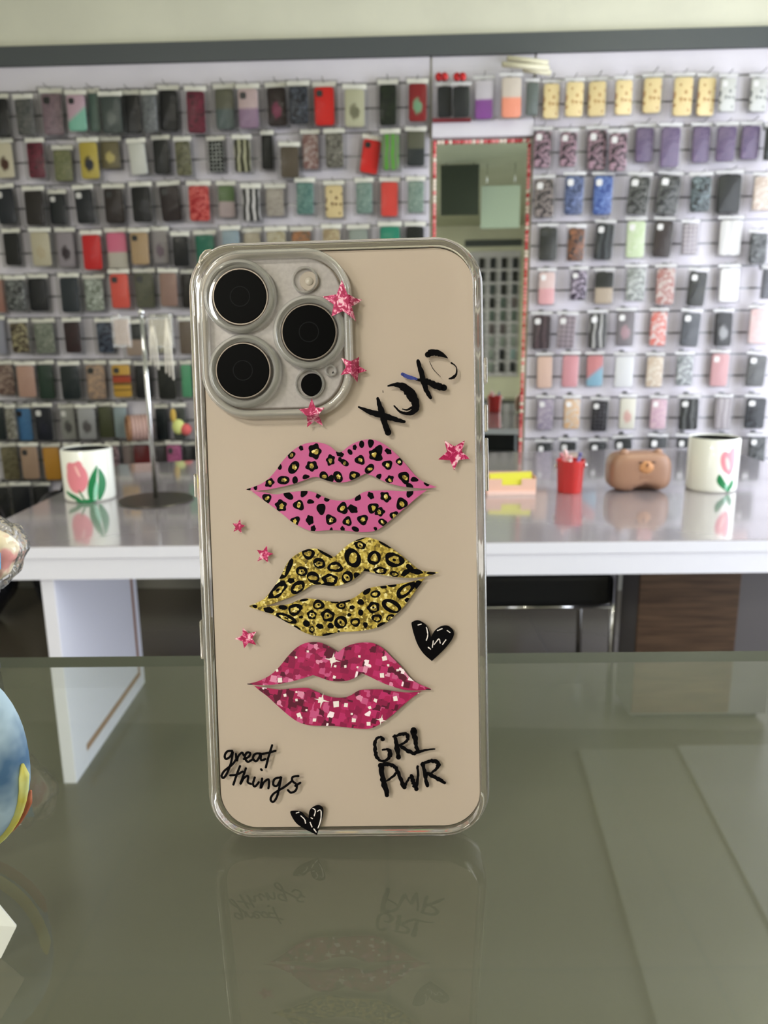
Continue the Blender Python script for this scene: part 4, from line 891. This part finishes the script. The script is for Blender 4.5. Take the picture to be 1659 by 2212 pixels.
def proto_meshes():
    w, h, r, d = .078, .158, .013, .011
    rings = []
    for ins, y in ((.0035, 0), (.0008, -.001), (0, -.003), (0, -.008), (.0012, -.0102), (.0035, -.011)):
        rings.append([(x, y, z) for x, z, _ in rrect(w-2*ins, h-2*ins, r-ins, 0, 5)])
    a = MB().loft(rings).build('phone_case', [m_cutw], None); smooth_by_angle(a, 50)
    q = lambda wd, ht, r_, y0, y1: MB().loft([[(x, y0, z) for x, z, _ in rrect(wd, ht, r_, 0, 5)], [(x, y1, z) for x, z, _ in rrect(wd-.0015, ht-.0015, r_, 0, 5)]])
    c = q(.026, .028, .008, -.0105, -.0122).build('camera_window', [m_cutw], None)
    hd = q(.096, .019, .002, -.0005, .0005).build('header_card', [m_head], None)
    rings = []
    for ins, y in ((.0, .003), (-.001, -.004), (.0, -.012), (.008, -.0165)):
        rings.append([(x*(1+.01*sin(z*90)), y-.0012*sin(z*120+x*60), z) for x, z, _ in rrect(.096-2*ins, .190-2*ins, .004, 0, 4)])
    b = MB().loft(rings).build('clear_bag', [m_bagfilm], None, True)
    hk = MB().tube([(0, .0, 0), (0, -.09, .002), (0, -.097, .005)], .0018, 8).box(-.010, .010, -.003, .0, -.016, .010).build('display_hook', [m_hook], None)
    out = dict(zip(('phone_case', 'camera_window', 'header_card', 'clear_bag', 'display_hook'), (o.data for o in (a, c, hd, b, hk))))
    for o in (a, c, hd, b, hk): bpy.data.objects.remove(o)
    return out
PMESH = proto_meshes()
def inst(name, me, parent, M=None, m=None):
    o = bpy.data.objects.new(name, me); COL.objects.link(o)
    if parent is not None: o.parent = parent
    if M is not None: o.matrix_local = M
    if m is not None: o.material_slots[0].link = 'OBJECT'; o.material_slots[0].material = m
    return o
ORD = ['', 'first', 'second', 'third', 'fourth', 'fifth', 'sixth', 'seventh', 'eighth', 'ninth', 'tenth', 'eleventh']
ROWN = {'A': 'top', 'B': 'second', 'C': 'third', 'D': 'fourth', 'E': 'fifth', 'F': 'sixth', 'G': 'seventh', 'H': 'eighth', 'I': 'lowest', 'J': 'lowest'}
rnd = random.Random(12)
def place_pack(cx, zc, w, h, desc, kind, c1, c2, cut, roll, label, hlabel, group, side, frame, off, head=True):
    s_w, s_h = w/.078, h/.158
    M = frame @ Matrix.Translation((cx, -off, zc)) @ Matrix.Rotation(radians(roll), 4, 'Y') @ Matrix.Rotation(radians(rnd.uniform(-5, 5)), 4, 'Z')
    t = thing('packed_phone_case', label, 'phone case', M=M, group=group)
    S_ = Matrix.Diagonal((s_w, 1, s_h, 1))
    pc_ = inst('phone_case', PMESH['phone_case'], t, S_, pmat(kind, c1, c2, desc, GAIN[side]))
    if cut: inst('camera_window', PMESH['camera_window'], pc_, Matrix.Translation((-.018, 0, .052)), m_cutw if cut == 'w' else m_cutd)
    if head: inst('header_card', PMESH['header_card'], t, Matrix.Translation((0, -.002, h/2+.012)) @ Matrix.Diagonal((s_w, 1, 1 if side == 'left' else .7, 1)), m_head if side == 'left' else m_headc)
    inst('clear_bag', PMESH['clear_bag'], t, Matrix.Translation((0, 0, .008)) @ Matrix.Diagonal((s_w*(1.13 if side == 'left' else 1), 1, s_h*(1.03 if side == 'left' else .985), 1)), m_bagl if side == 'left' else m_bagfilm)
    if hlabel:
        zt_ = zc+h/2+.018
        k_ = inst('display_hook', PMESH['display_hook'], None); k_.matrix_world = frame @ Matrix.Translation((cx, -.019, zt_))
        tag(k_, hlabel, 'hook', 'wire hooks on the slatwall racks')
FILL = [('pearl', (176, 172, 164)), ('brick', (140, 60, 48)), ('lagoon', (70, 116, 120)), ('fern', (78, 100, 66)), ('denim', (52, 66, 96)), ('heather', (120, 104, 128)), ('stone', (118, 116, 108)), ('coffee', (70, 54, 44)), ('onyx', (26, 27, 30)), ('shell pink', (186, 150, 146))]
def row(side, letter, items):
    if side == 'left' and letter in 'EFGHI':          # the rack carries on behind the phone
        y0_, y1_ = {'E': (590, 664), 'F': (692, 762), 'G': (786, 858), 'H': (878, 946), 'I': (962, 1032)}[letter]
        k0 = ord(letter); items = items+[(456+52*j, y0_, y1_, 36, FILL[(j*3+k0) % 10][0], ('solid', 'marble', 'solid')[(j+k0) % 3], FILL[(j*3+k0) % 10][1], tuple(x*.8 for x in FILL[(j*3+k0) % 10][1])) for j in range(9)]
    cnt = {}
    for it in items: cnt[it[4]] = cnt.get(it[4], 0)+1
    seen = {}
    for i_, it in enumerate(items):
        cx, top, bot, wpx, desc, kind, c1 = it[:7]; c2 = it[7] if len(it) > 7 else None; cut = it[8] if len(it) > 8 else None; roll = it[9] if len(it) > 9 else 0
        off = .044+.026*(i_ % 2)+rnd.uniform(0, .004)+(.026 if side == 'middle' else 0)
        x0, _ = wall_xz(cx-wpx/2, (top+bot)/2, off); x1, _ = wall_xz(cx+wpx/2, (top+bot)/2, off); _, z1 = wall_xz(cx, top, off); _, z0 = wall_xz(cx, bot, off)
        seen[desc] = seen.get(desc, 0)+1
        rk = {'left': 'left rack', 'right': 'right rack', 'middle': 'bay above the mirror'}[side]; rn = ('ninth' if letter == 'I' and side == 'left' else ROWN[letter])+' row'
        if cnt[desc] > 1:
            lab = f"{ORD[seen[desc]]} from left of the {desc} phone cases, {rn}, {rk}"; hl = f"wire hook of the {ORD[seen[desc]]} {desc} case, {rn}, {rk}"
        else:
            lab = f"{desc} phone case in clear pack, {rn} of {rk}"; hl = f"wire hook of the {desc} case, {rn} of {rk}"
        for q in (lab, hl): assert len(q.split()) <= 16, q
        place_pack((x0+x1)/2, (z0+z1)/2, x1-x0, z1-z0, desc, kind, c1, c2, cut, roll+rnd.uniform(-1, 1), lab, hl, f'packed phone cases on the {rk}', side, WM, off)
K = (24, 24, 27); NV = (26, 34, 48); DG = (58, 60, 60); DB = (52, 40, 36); W_ = (205, 202, 200)
row('left', 'A', [(5, 214, 296, 30, 'plain black', 'solid', K), (55, 215, 293, 36, 'smoky grey', 'marble', (70, 72, 72), (100, 98, 96)), (115, 203, 292, 42, 'mauve with orange header', 'marble', (134, 112, 122), (112, 96, 104), 'd'), (167, 206, 284, 38, 'pink and mint', 'diag', (186, 158, 172), (120, 178, 158), 'd'),
 (205, 203, 285, 24, 'teal grey translucent', 'solid', (96, 118, 112)), (242, 209, 289, 42, 'dark grey emblem', 'blot', (64, 72, 70), (92, 98, 94)), (285, 206, 289, 40, 'matt black', 'solid', (30, 30, 32)), (325, 206, 287, 30, 'clear grey', 'marble', (92, 96, 100), (124, 126, 130)),
 (366, 196, 284, 38, 'slim black', 'solid', K), (424, 198, 288, 38, 'burgundy', 'marble', (110, 34, 56), (90, 30, 46)), (487, 193, 280, 40, 'olive grey', 'split', (98, 98, 84), (84, 96, 96)), (537, 193, 278, 42, 'pink lavender marble', 'split', (190, 168, 170), (142, 116, 142), 'd'),
 (599, 190, 273, 40, 'dark magenta blot', 'blot', (62, 46, 46), (118, 36, 72)), (646, 187, 269, 40, 'navy swirl', 'marble', (30, 32, 42), (78, 82, 94)), (701, 189, 272, 42, 'bright red', 'solid', (206, 34, 30), None, 'd'), (766, 194, 275, 42, 'cream framed clear', 'blot', (178, 176, 150), (112, 110, 88)),
 (838, 184, 271, 36, 'black and dark green', 'marble', (20, 26, 18), (44, 60, 34)), (902, 182, 263, 38, 'dark red green patch', 'blot', (128, 28, 32), (112, 150, 118))])
row('left', 'B', [(12, 310, 385, 36, 'cream with brown bear print', 'blot', (200, 192, 170), (92, 48, 30)), (79, 309, 385, 34, 'deep burgundy', 'marble', (106, 32, 52), (84, 28, 42)), (138, 325, 392, 38, 'olive clear', 'marble', (104, 108, 76), (130, 130, 96)), (194, 308, 387, 38, 'navy figure on yellow', 'blot', (176, 158, 70), (26, 30, 46)),
 (240, 306, 365, 40, 'cream gold print', 'blot', (112, 104, 78), (186, 172, 112)), (299, 310, 378, 34, 'plain white', 'solid', (196, 196, 190), None, None, -3), (350, 303, 376, 34, 'charcoal', 'solid', (42, 44, 44)), (397, 306, 380, 32, 'mottled olive', 'floral', (74, 74, 54), (110, 108, 84)),
 (468, 305, 372, 32, 'black with white dots', 'dots', (22, 26, 26), (190, 194, 190)), (524, 302, 372, 34, 'olive striped', 'stripe', (62, 62, 38), (170, 168, 140)), (578, 293, 366, 24, 'narrow black', 'solid', (20, 22, 22)), (626, 318, 384, 38, 'taupe brown', 'solid', (84, 74, 62)),
 (671, 291, 366, 34, 'pink floral', 'floral', (168, 152, 148), (122, 88, 84)), (723, 289, 363, 38, 'grey marble', 'marble', (76, 74, 66), (136, 132, 124)), (800, 303, 375, 38, 'tilted red', 'solid', (204, 40, 36), None, 'd', 9), (843, 290, 368, 36, 'bright green edged', 'stripe', (112, 126, 100), (82, 160, 44)),
 (898, 285, 359, 38, 'olive with dark foot', 'split', (88, 88, 74), (56, 62, 64))])
row('left', 'C', [(14, 408, 485, 38, 'navy', 'solid', NV, None, 'w', -3), (76, 413, 487, 40, 'dark brown', 'solid', (44, 36, 34)), (126, 420, 485, 34, 'ink blue', 'solid', (28, 34, 42), None, 'w'), (184, 410, 483, 38, 'navy with white sticker', 'solid', (24, 30, 40), None, 'w', -3), (248, 408, 483, 40, 'chocolate brown', 'solid', (50, 36, 34), None, 'd'),
 (307, 404, 480, 41, 'plain black', 'solid', (24, 24, 28)), (369, 402, 478, 41, 'dark maroon', 'solid', (46, 28, 32), None, 'd', -4), (431, 402, 478, 43, 'cherry red', 'floral', (152, 22, 28), (196, 90, 84)), (490, 402, 470, 34, 'green topped white', 'split', (88, 108, 72), (168, 152, 152)),
 (543, 408, 478, 36, 'black with white bands', 'stripe', (54, 56, 54), (206, 202, 202)), (595, 408, 468, 38, 'beige clear', 'floral', (150, 142, 134), (166, 158, 150)), (659, 395, 464, 36, 'teal', 'marble', (76, 108, 104), (108, 140, 132)), (722, 401, 471, 37, 'cream brown spotted', 'spots', (212, 192, 146), (112, 76, 46)),
 (787, 395, 462, 34, 'frosted teal', 'marble', (104, 128, 122), (138, 158, 150)), (841, 394, 468, 36, 'coral red', 'solid', (206, 70, 62)), (898, 392, 460, 34, 'pale teal', 'marble', (112, 132, 124), (140, 156, 146))])
row('left', 'D', [(28, 504, 573, 34, 'plain black', 'solid', K), (90, 502, 575, 38, 'cream', 'blot', (176, 168, 146), (170, 158, 132)), (144, 502, 577, 36, 'lilac with plum print', 'blot', (142, 134, 142), (48, 24, 40)), (200, 508, 583, 38, 'scarlet', 'solid', (186, 26, 30)),
 (255, 503, 587, 42, 'white with pink top', 'split', (208, 110, 140), (186, 180, 170)), (303, 503, 572, 38, 'tan', 'solid', (170, 144, 112), None, 'd'), (347, 500, 570, 34, 'grey with plum spot', 'blot', (146, 140, 142), (110, 94, 106)), (391, 511, 576, 33, 'jet black', 'solid', (22, 24, 28)),
 (445, 508, 580, 40, 'emerald green', 'solid', (24, 100, 80)), (500, 498, 572, 36, 'light blue', 'solid', (134, 150, 160)), (546, 503, 575, 36, 'cream topped', 'split', (172, 162, 144), (150, 140, 120)), (598, 500, 575, 40, 'sand', 'floral', (150, 140, 112), (176, 168, 146)), (652, 500, 572, 40, 'brown and orange', 'floral', (106, 86, 70), (160, 104, 62)),
 (716, 495, 570, 36, 'cream speckled', 'floral', (176, 162, 130), (150, 130, 100)), (775, 496, 570, 40, 'frosted clear', 'solid', (140, 148, 142)), (842, 490, 570, 42, 'green card topped', 'split', (36, 128, 104), (150, 152, 120)), (896, 490, 565, 38, 'dark bottle green', 'solid', (26, 30, 26))])
row('left', 'E', [(2, 605, 675, 20, 'pink', 'solid', (166, 122, 112)), (36, 605, 672, 38, 'grey and black swirl', 'marble', (44, 46, 48), (126, 128, 128)), (84, 602, 672, 38, 'blue black', 'solid', (22, 24, 32)), (152, 600, 675, 38, 'slate navy', 'solid', (44, 54, 64)), (205, 603, 672, 40, 'sage with white curve', 'marble', (112, 120, 108), (190, 196, 190)),
 (260, 592, 666, 38, 'coral', 'solid', (202, 82, 70), None, 'd'), (314, 590, 665, 40, 'moss grey', 'marble', (92, 92, 76), (78, 80, 68), 'd'), (365, 590, 662, 36, 'dusty pink', 'solid', (142, 114, 104)), (406, 592, 665, 24, 'dark umber', 'solid', (34, 28, 26))])
row('left', 'F', [(2, 692, 765, 22, 'pale lilac', 'solid', (150, 150, 166)), (44, 698, 762, 36, 'cream and brown floral', 'floral', (150, 142, 112), (76, 60, 46)), (98, 698, 764, 42, 'pale clear grey', 'marble', (104, 110, 100), (142, 146, 136)), (158, 696, 762, 34, 'maroon', 'marble', (66, 36, 42), (50, 32, 38)), (229, 697, 762, 34, 'navy with print', 'floral', (30, 38, 62), (76, 84, 100)),
 (293, 700, 768, 40, 'black panel over pink', 'split', (54, 58, 58), (150, 132, 120)), (352, 690, 762, 38, 'ivory printed', 'floral', (178, 172, 152), (130, 134, 130)), (402, 694, 765, 26, 'taupe', 'solid', (100, 88, 78))])
row('left', 'G', [(14, 788, 853, 36, 'pink and brown patterned', 'floral', (152, 132, 122), (100, 78, 72)), (58, 790, 858, 36, 'peach pink', 'solid', (170, 136, 122)), (100, 788, 862, 34, 'forest green', 'solid', (44, 74, 58)), (153, 790, 863, 38, 'dark petrol', 'solid', (22, 38, 42)), (209, 788, 862, 40, 'peach with black lens', 'floral', (178, 148, 124), (140, 122, 112), 'd'),
 (264, 788, 858, 38, 'yellow with red band', 'bands', (186, 146, 60), (158, 62, 34), 'd'), (311, 790, 860, 34, 'inky black', 'solid', (20, 23, 28)), (361, 790, 862, 38, 'black printed', 'marble', (24, 28, 26), (40, 44, 36)), (404, 788, 858, 22, 'mint green', 'solid', (84, 152, 114))])
row('left', 'H', [(2, 880, 950, 20, 'dark petrol', 'solid', (34, 50, 54)), (26, 882, 948, 20, 'grey glitter', 'floral', (96, 92, 82), (150, 148, 140)), (54, 882, 951, 34, 'sky blue', 'floral', (70, 118, 164), (66, 110, 156), 'd'), (96, 880, 951, 36, 'navy with tiny heart', 'blot', (22, 26, 44), (36, 38, 60), 'w'), (149, 882, 948, 32, 'grey with white ring', 'blot', (140, 140, 138), (84, 82, 82), 'w'),
 (189, 882, 948, 36, 'silver with dark spot', 'blot', (150, 150, 152), (86, 82, 84)), (231, 878, 945, 34, 'olive drab', 'solid', (76, 80, 56)), (262, 880, 945, 26, 'ice blue', 'solid', (138, 152, 158)), (351, 882, 950, 26, 'black teal', 'solid', (24, 40, 48)), (388, 880, 948, 26, 'smoke', 'solid', (70, 74, 70))])
row('left', 'I', [(24, 965, 1036, 34, 'mossy patterned', 'floral', (86, 80, 58), (112, 104, 80)), (66, 965, 1034, 34, 'peach with dark lens', 'solid', (156, 130, 110), None, 'd'), (114, 966, 1036, 34, 'orange yellow', 'solid', (180, 130, 48)), (160, 966, 1036, 32, 'pale grey', 'solid', (140, 138, 134)), (205, 966, 1036, 32, 'light rose', 'solid', (170, 140, 140)), (247, 963, 1034, 26, 'pink with black lens', 'floral', (140, 116, 120), (70, 56, 62), 'd'),
 (280, 963, 1034, 24, 'grey pink', 'solid', (134, 120, 120)), (309, 961, 1034, 34, 'deep red', 'solid', (118, 14, 22)), (352, 963, 1034, 24, 'dark mauve', 'solid', (64, 54, 60)), (378, 961, 1034, 30, 'magenta pink', 'floral', (168, 88, 130), (142, 68, 110), 'd'), (412, 963, 1034, 24, 'dark slate', 'solid', (44, 44, 50))])
row('left', 'J', [(6, 1052, 1122, 34, 'shiny black', 'marble', (22, 23, 27), (52, 54, 58)), (48, 1050, 1120, 36, 'ink navy', 'solid', (24, 27, 36)), (92, 1050, 1118, 34, 'coal black', 'marble', (24, 24, 26), (44, 44, 46))])
CS = ('cream spotted', 'spots', (236, 214, 160), (186, 138, 84))
row('right', 'A', [(1190, 182, 257, 34, *CS), (1240, 178, 253, 37, *CS), (1289, 177, 252, 36, *CS), (1346, 174, 249, 36, *CS), (1408, 169, 245, 37, *CS), (1474, 168, 251, 39, *CS), (1524, 169, 251, 38, *CS), (1570, 170, 242, 34, 'white and black marbled', 'spots', (206, 206, 202), (120, 122, 120), 'w'), (1637, 170, 242, 36, 'white and black marbled', 'spots', (206, 206, 202), (120, 122, 120), 'w')])
PL_ = ('plum floral', 'floral', (66, 46, 58), (170, 136, 150), 'w'); PU = ('purple glitter', 'floral', (94, 78, 112), (112, 94, 124))
row('right', 'B', [(1171, 284, 363, 37, *PL_), (1227, 287, 361, 36, *PL_), (1289, 282, 367, 40, *PL_), (1334, 289, 370, 38, *PL_), (1391, 277, 351, 38, *PU), (1446, 276, 362, 42, *PU), (1513, 275, 352, 38, *PU), (1567, 274, 349, 40, *PU), (1619, 273, 345, 39, *PU), (1662, 276, 346, 22, 'black green', 'solid', (34, 42, 38))])
row('right', 'C', [(1175, 388, 470, 40, 'brown grey floral', 'floral', (66, 58, 58), (150, 138, 134), 'w'), (1239, 381, 464, 40, 'faded blue floral', 'marble', (44, 56, 90), (110, 124, 168), 'w'), (1301, 381, 464, 40, 'vivid blue floral', 'marble', (40, 66, 132), (110, 136, 196), 'w'), (1378, 382, 464, 44, 'charcoal camouflage', 'floral', (50, 52, 50), (106, 106, 104), 'w', 4), (1442, 380, 464, 46, 'black camouflage', 'floral', (40, 42, 40), (98, 98, 96), 'w', 4),
 (1512, 382, 458, 42, 'black with ice streak', 'marble', (28, 34, 34), (120, 134, 140)), (1573, 378, 461, 50, 'plain black', 'solid', (34, 36, 34)), (1645, 382, 455, 38, 'cream flower edged', 'floral', (226, 214, 204), (198, 178, 166))])
row('right', 'D', [(1183, 492, 563, 38, 'dark olive heart', 'diag', (42, 44, 34), (60, 60, 50), 'd'), (1243, 494, 564, 36, 'brown with orange leaf', 'marble', (60, 48, 42), (148, 92, 58)), (1304, 484, 561, 38, 'black with white streak', 'stripe', (44, 48, 50), (70, 74, 76), 'w', 3), (1372, 478, 557, 38, 'pale green', 'marble', (196, 212, 172), (212, 222, 196), 'w'), (1431, 478, 555, 38, 'mocha brown', 'solid', (72, 58, 54), None, 'w', 3),
 (1489, 484, 550, 34, 'silver grey plaid', 'plaid', (176, 168, 172), (140, 132, 140)), (1576, 476, 552, 46, 'white satin', 'stripe', (214, 212, 212), (228, 226, 224)), (1636, 505, 570, 38, 'glossy black wavy', 'marble', (44, 46, 48), (120, 122, 124))])
row('right', 'E', [(1180, 588, 658, 34, 'pink ombre', 'split', (214, 188, 184), (214, 160, 162), 'w'), (1249, 585, 648, 34, 'lilac with plum cows', 'floral', (180, 168, 184), (54, 40, 64), 'w'), (1304, 588, 656, 38, 'black over cream', 'split', (44, 46, 40), (180, 164, 146)), (1372, 580, 650, 40, 'grey floral', 'floral', (192, 194, 192), (130, 134, 130)), (1436, 580, 658, 38, 'white and rose floral', 'floral', (206, 192, 188), (172, 120, 114)),
 (1504, 588, 661, 38, 'black with cream loop', 'marble', (42, 44, 42), (64, 64, 58), 'w', 3), (1573, 580, 652, 42, 'bright white', 'solid', (232, 230, 230)), (1655, 582, 645, 20, 'slate', 'solid', (98, 98, 106))])
row('right', 'F', [(1169, 682, 754, 38, 'dark plum', 'stripe', (70, 52, 56), (84, 66, 70), 'w'), (1223, 682, 752, 38, 'mauve plaid', 'plaid', (124, 112, 120), (158, 146, 152), 'w', 3), (1290, 678, 752, 38, 'black silver', 'stripe', (54, 52, 48), (168, 166, 162), 'w'), (1350, 674, 747, 38, 'grey with pink heart', 'blot', (118, 112, 116), (168, 138, 144), 'w'), (1421, 674, 747, 34, 'white and coral floral', 'floral', (222, 206, 204), (214, 118, 108)),
 (1490, 676, 748, 40, 'graphite', 'marble', (68, 70, 76), (90, 92, 98), 'w', 3), (1561, 676, 747, 38, 'black with grey cloud', 'blot', (46, 44, 46), (150, 150, 152)), (1638, 668, 742, 40, 'pink and white', 'marble', (226, 208, 208), (232, 192, 194))])
row('right', 'G', [(1176, 770, 838, 32, 'peach', 'solid', (216, 184, 168)), (1231, 768, 836, 34, 'rose pink', 'solid', (202, 142, 148)), (1284, 768, 834, 34, 'rainbow', 'diag', (196, 128, 130), (130, 170, 190)), (1347, 770, 836, 38, 'milk white', 'solid', (222, 222, 224)), (1413, 770, 836, 34, 'ivory', 'floral', (222, 212, 198), (200, 180, 160)), (1477, 768, 832, 36, 'grey cow spot', 'floral', (186, 188, 190), (112, 116, 118)),
 (1553, 764, 834, 36, 'blush pink', 'solid', (206, 160, 164), None, 'w'), (1632, 768, 834, 40, 'steel grey', 'marble', (84, 84, 86), (108, 108, 108), 'w', 3)])
row('right', 'H', [(1177, 862, 928, 34, 'pastel mixed', 'floral', (184, 172, 186), (150, 140, 160), 'w'), (1234, 862, 926, 34, 'cream flower print', 'floral', (206, 192, 178), (214, 172, 130), 'w'), (1294, 866, 931, 34, 'black with tiny dots', 'dots', (28, 27, 32), (86, 80, 90), 'w'), (1354, 860, 926, 34, 'cream pink heart', 'blot', (208, 204, 190), (200, 160, 150)), (1421, 862, 926, 34, 'lilac pink', 'floral', (196, 162, 178), (212, 182, 190), 'w'),
 (1487, 861, 928, 40, 'charcoal streaked', 'stripe', (44, 46, 46), (96, 98, 98), 'w'), (1560, 860, 926, 34, 'mauve grey', 'stripe', (150, 142, 146), (176, 168, 172)), (1630, 860, 925, 42, 'speckled black', 'floral', (38, 40, 46), (66, 68, 74), 'w')])
BK_ = ('black green', 'solid', (42, 46, 46), None, 'w')
row('right', 'I', [(1174, 957, 1028, 32, *BK_), (1225, 954, 1026, 34, *BK_), (1290, 955, 1026, 36, *BK_), (1346, 948, 1022, 36, *BK_, -4), (1417, 945, 1020, 38, *BK_, 4), (1477, 945, 1018, 34, *BK_), (1560, 945, 1016, 30, *BK_), (1633, 944, 1006, 36, 'black with silver wave', 'marble', (46, 48, 50), (110, 112, 114), 'w')])
row('middle', 'A', [(961, 188, 254, 32, 'black carded', 'solid', (30, 34, 36)), (996, 188, 254, 36, 'black carded', 'solid', (30, 34, 36)), (1045, 174, 258, 38, 'white over violet', 'split', (204, 198, 206), (134, 72, 148)), (1104, 168, 255, 42, 'cream over peach', 'split', (204, 192, 180), (228, 146, 118)), (1149, 180, 250, 26, 'smoky green', 'solid', (92, 100, 96))])
def wall_M(u, v, off, roll=0):
    x, z = wall_xz(u, v, off); return WM @ Matrix.Translation((x, -off, z)) @ Matrix.Rotation(radians(roll), 4, 'Y')
for k, u in enumerate((954, 993)):
    t = thing('red_bow', ('left shiny red bow above the black carded cases', 'right shiny red bow above the black carded cases')[k], 'bow', M=wall_M(u, 166, .06))
    MB().sphere((-.012, 0, 0), (.016, .010, .018), 8).sphere((.012, 0, 0), (.016, .010, .018), 8).build('loops', mat('shiny_red_foil', (190, 36, 40), .2, .3), t, True)
    MB().sphere((0, -.010, 0), .007, 8).build('knot', mat('dark_red_foil', (120, 16, 24), .3), t, True)
x0, z0 = wall_xz(934, 266, .05); x1, z1 = wall_xz(1017, 250, .05)
t = thing('red_tray', 'dark red strip shelf under the two black carded cases', 'tray', M=WM @ Matrix.Translation(((x0+x1)/2, -.019, z0)))
MB().box(-(x1-x0)/2, (x1-x0)/2, -.055, -.032, 0, z1-z0-.012, bev=.002).build('tray', mat('wine_red_card', (112, 22, 34), .5), t)
for k, (ua, ub, va, vb, d) in enumerate(((1096, 1184, 126, 136, .05), (1085, 1186, 139, 147, .09), (1130, 1190, 150, 158, .07))):
    xa_, za = wall_xz(ua, va, d); xb_, zb2 = wall_xz(ub, vb, d)
    t = thing('paper_tube', ('upper long cream paper tube lying above the pink pack', 'lower cream paper tube crossing above the peach case', 'short cream tube end beside the cream spotted cases')[k], 'paper tube', M=WM @ Matrix.Translation((xa_, -d, za)))
    MB().tube([(0, 0, 0), (xb_-xa_, 0, zb2-za)], .0105, 14).build('tube', mat('cream_paper_tube', (220, 214, 188), .6), t, True)
    MB().tube([(-.002, 0, 0), (.0005, 0, 0)], .0075, 14).build('tube_end', mat('tube_end_shade', (150, 142, 118), .7), t, True)
# coil of pink bangles and a small toy on the left rack
t = thing('bangle_coil', 'pink ribbed coil of hair ties hanging low on the left rack', 'hair ties', M=wall_M(300, 924, .13, 0) @ Matrix.Rotation(radians(28), 4, 'Z'))
for k in range(7):
    n = 28; x = -.048+.016*k; mb = MB(); R_ = .055
    rings = [[(x+.0078*cos(b), (R_+.0078*sin(b))*cos(a), (R_+.0078*sin(b))*sin(a)) for b in [2*pi*j/8 for j in range(8)]] for a in [2*pi*i/n for i in range(n+1)]]
    mb.loft(rings, False, False).build('coil_ring', mat('pink_coil', (188, 156, 148), .5) if k else mat('amber_coil', (150, 110, 82), .5), t, True)
t = thing('plush_charm', 'small yellow and lime plush charm hanging low by the phone', 'plush charm', M=wall_M(386, 922, .14))
MB().sphere((-.022, 0, .052), (.014, .012, .034), 10).build('ear', mat('mustard_plush', (190, 158, 78), .9), t, True)
MB().sphere((0, 0, 0), (.030, .022, .036), 12).build('body', mat('lime_plush', (208, 214, 134), .9), t, True)
MB().sphere((.035, -.004, -.012), (.026, .020, .028), 12).build('pompom', mat('coral_plush', (206, 96, 96), .9), t, True)
# the rack behind the counter that the mirror shows
cl = [('navy', (34, 40, 52)), ('slate', (70, 78, 82)), ('black', (26, 28, 28)), ('pale grey', (150, 158, 156)), ('ice blue', (150, 172, 176)), ('smoke green', (96, 110, 106)), ('mauve', (110, 100, 106))]
for r in range(9):
    for c in range(5):
        nm, co = cl[min(6, [0, 2, 1, 2, 5, 6, 3, 4, 3][(r+rnd.randint(0, 2)) % 9])] if r > 1 else cl[(r+c) % 2*2]
        lab = f"{nm} phone case on the reflected back rack, {ORD[r+1]} row, {ORD[c+1]} column"
        place_pack(-1.36+.19*c, 2.28-.218*r, .088, .165, nm+' reflected', 'solid', co, None, None, 0, lab, None, 'cases on the rack seen in the mirror', 'mirror', BM, .05, head=False)
t = thing('door_curtain', 'pale yellow door panel beside the back rack, seen in mirror', 'door panel', (1.78, YB, 0))
MB().box(-.27, .27, .001, .04, 0, 2.35, bev=.004).build('panel', mat('pale_yellow_panel', (232, 232, 196), .6), t)
MB().box(-.27, .27, .041, .05, 1.78, 1.90).build('red_band', mat('rust_band', (150, 70, 44), .6), t)
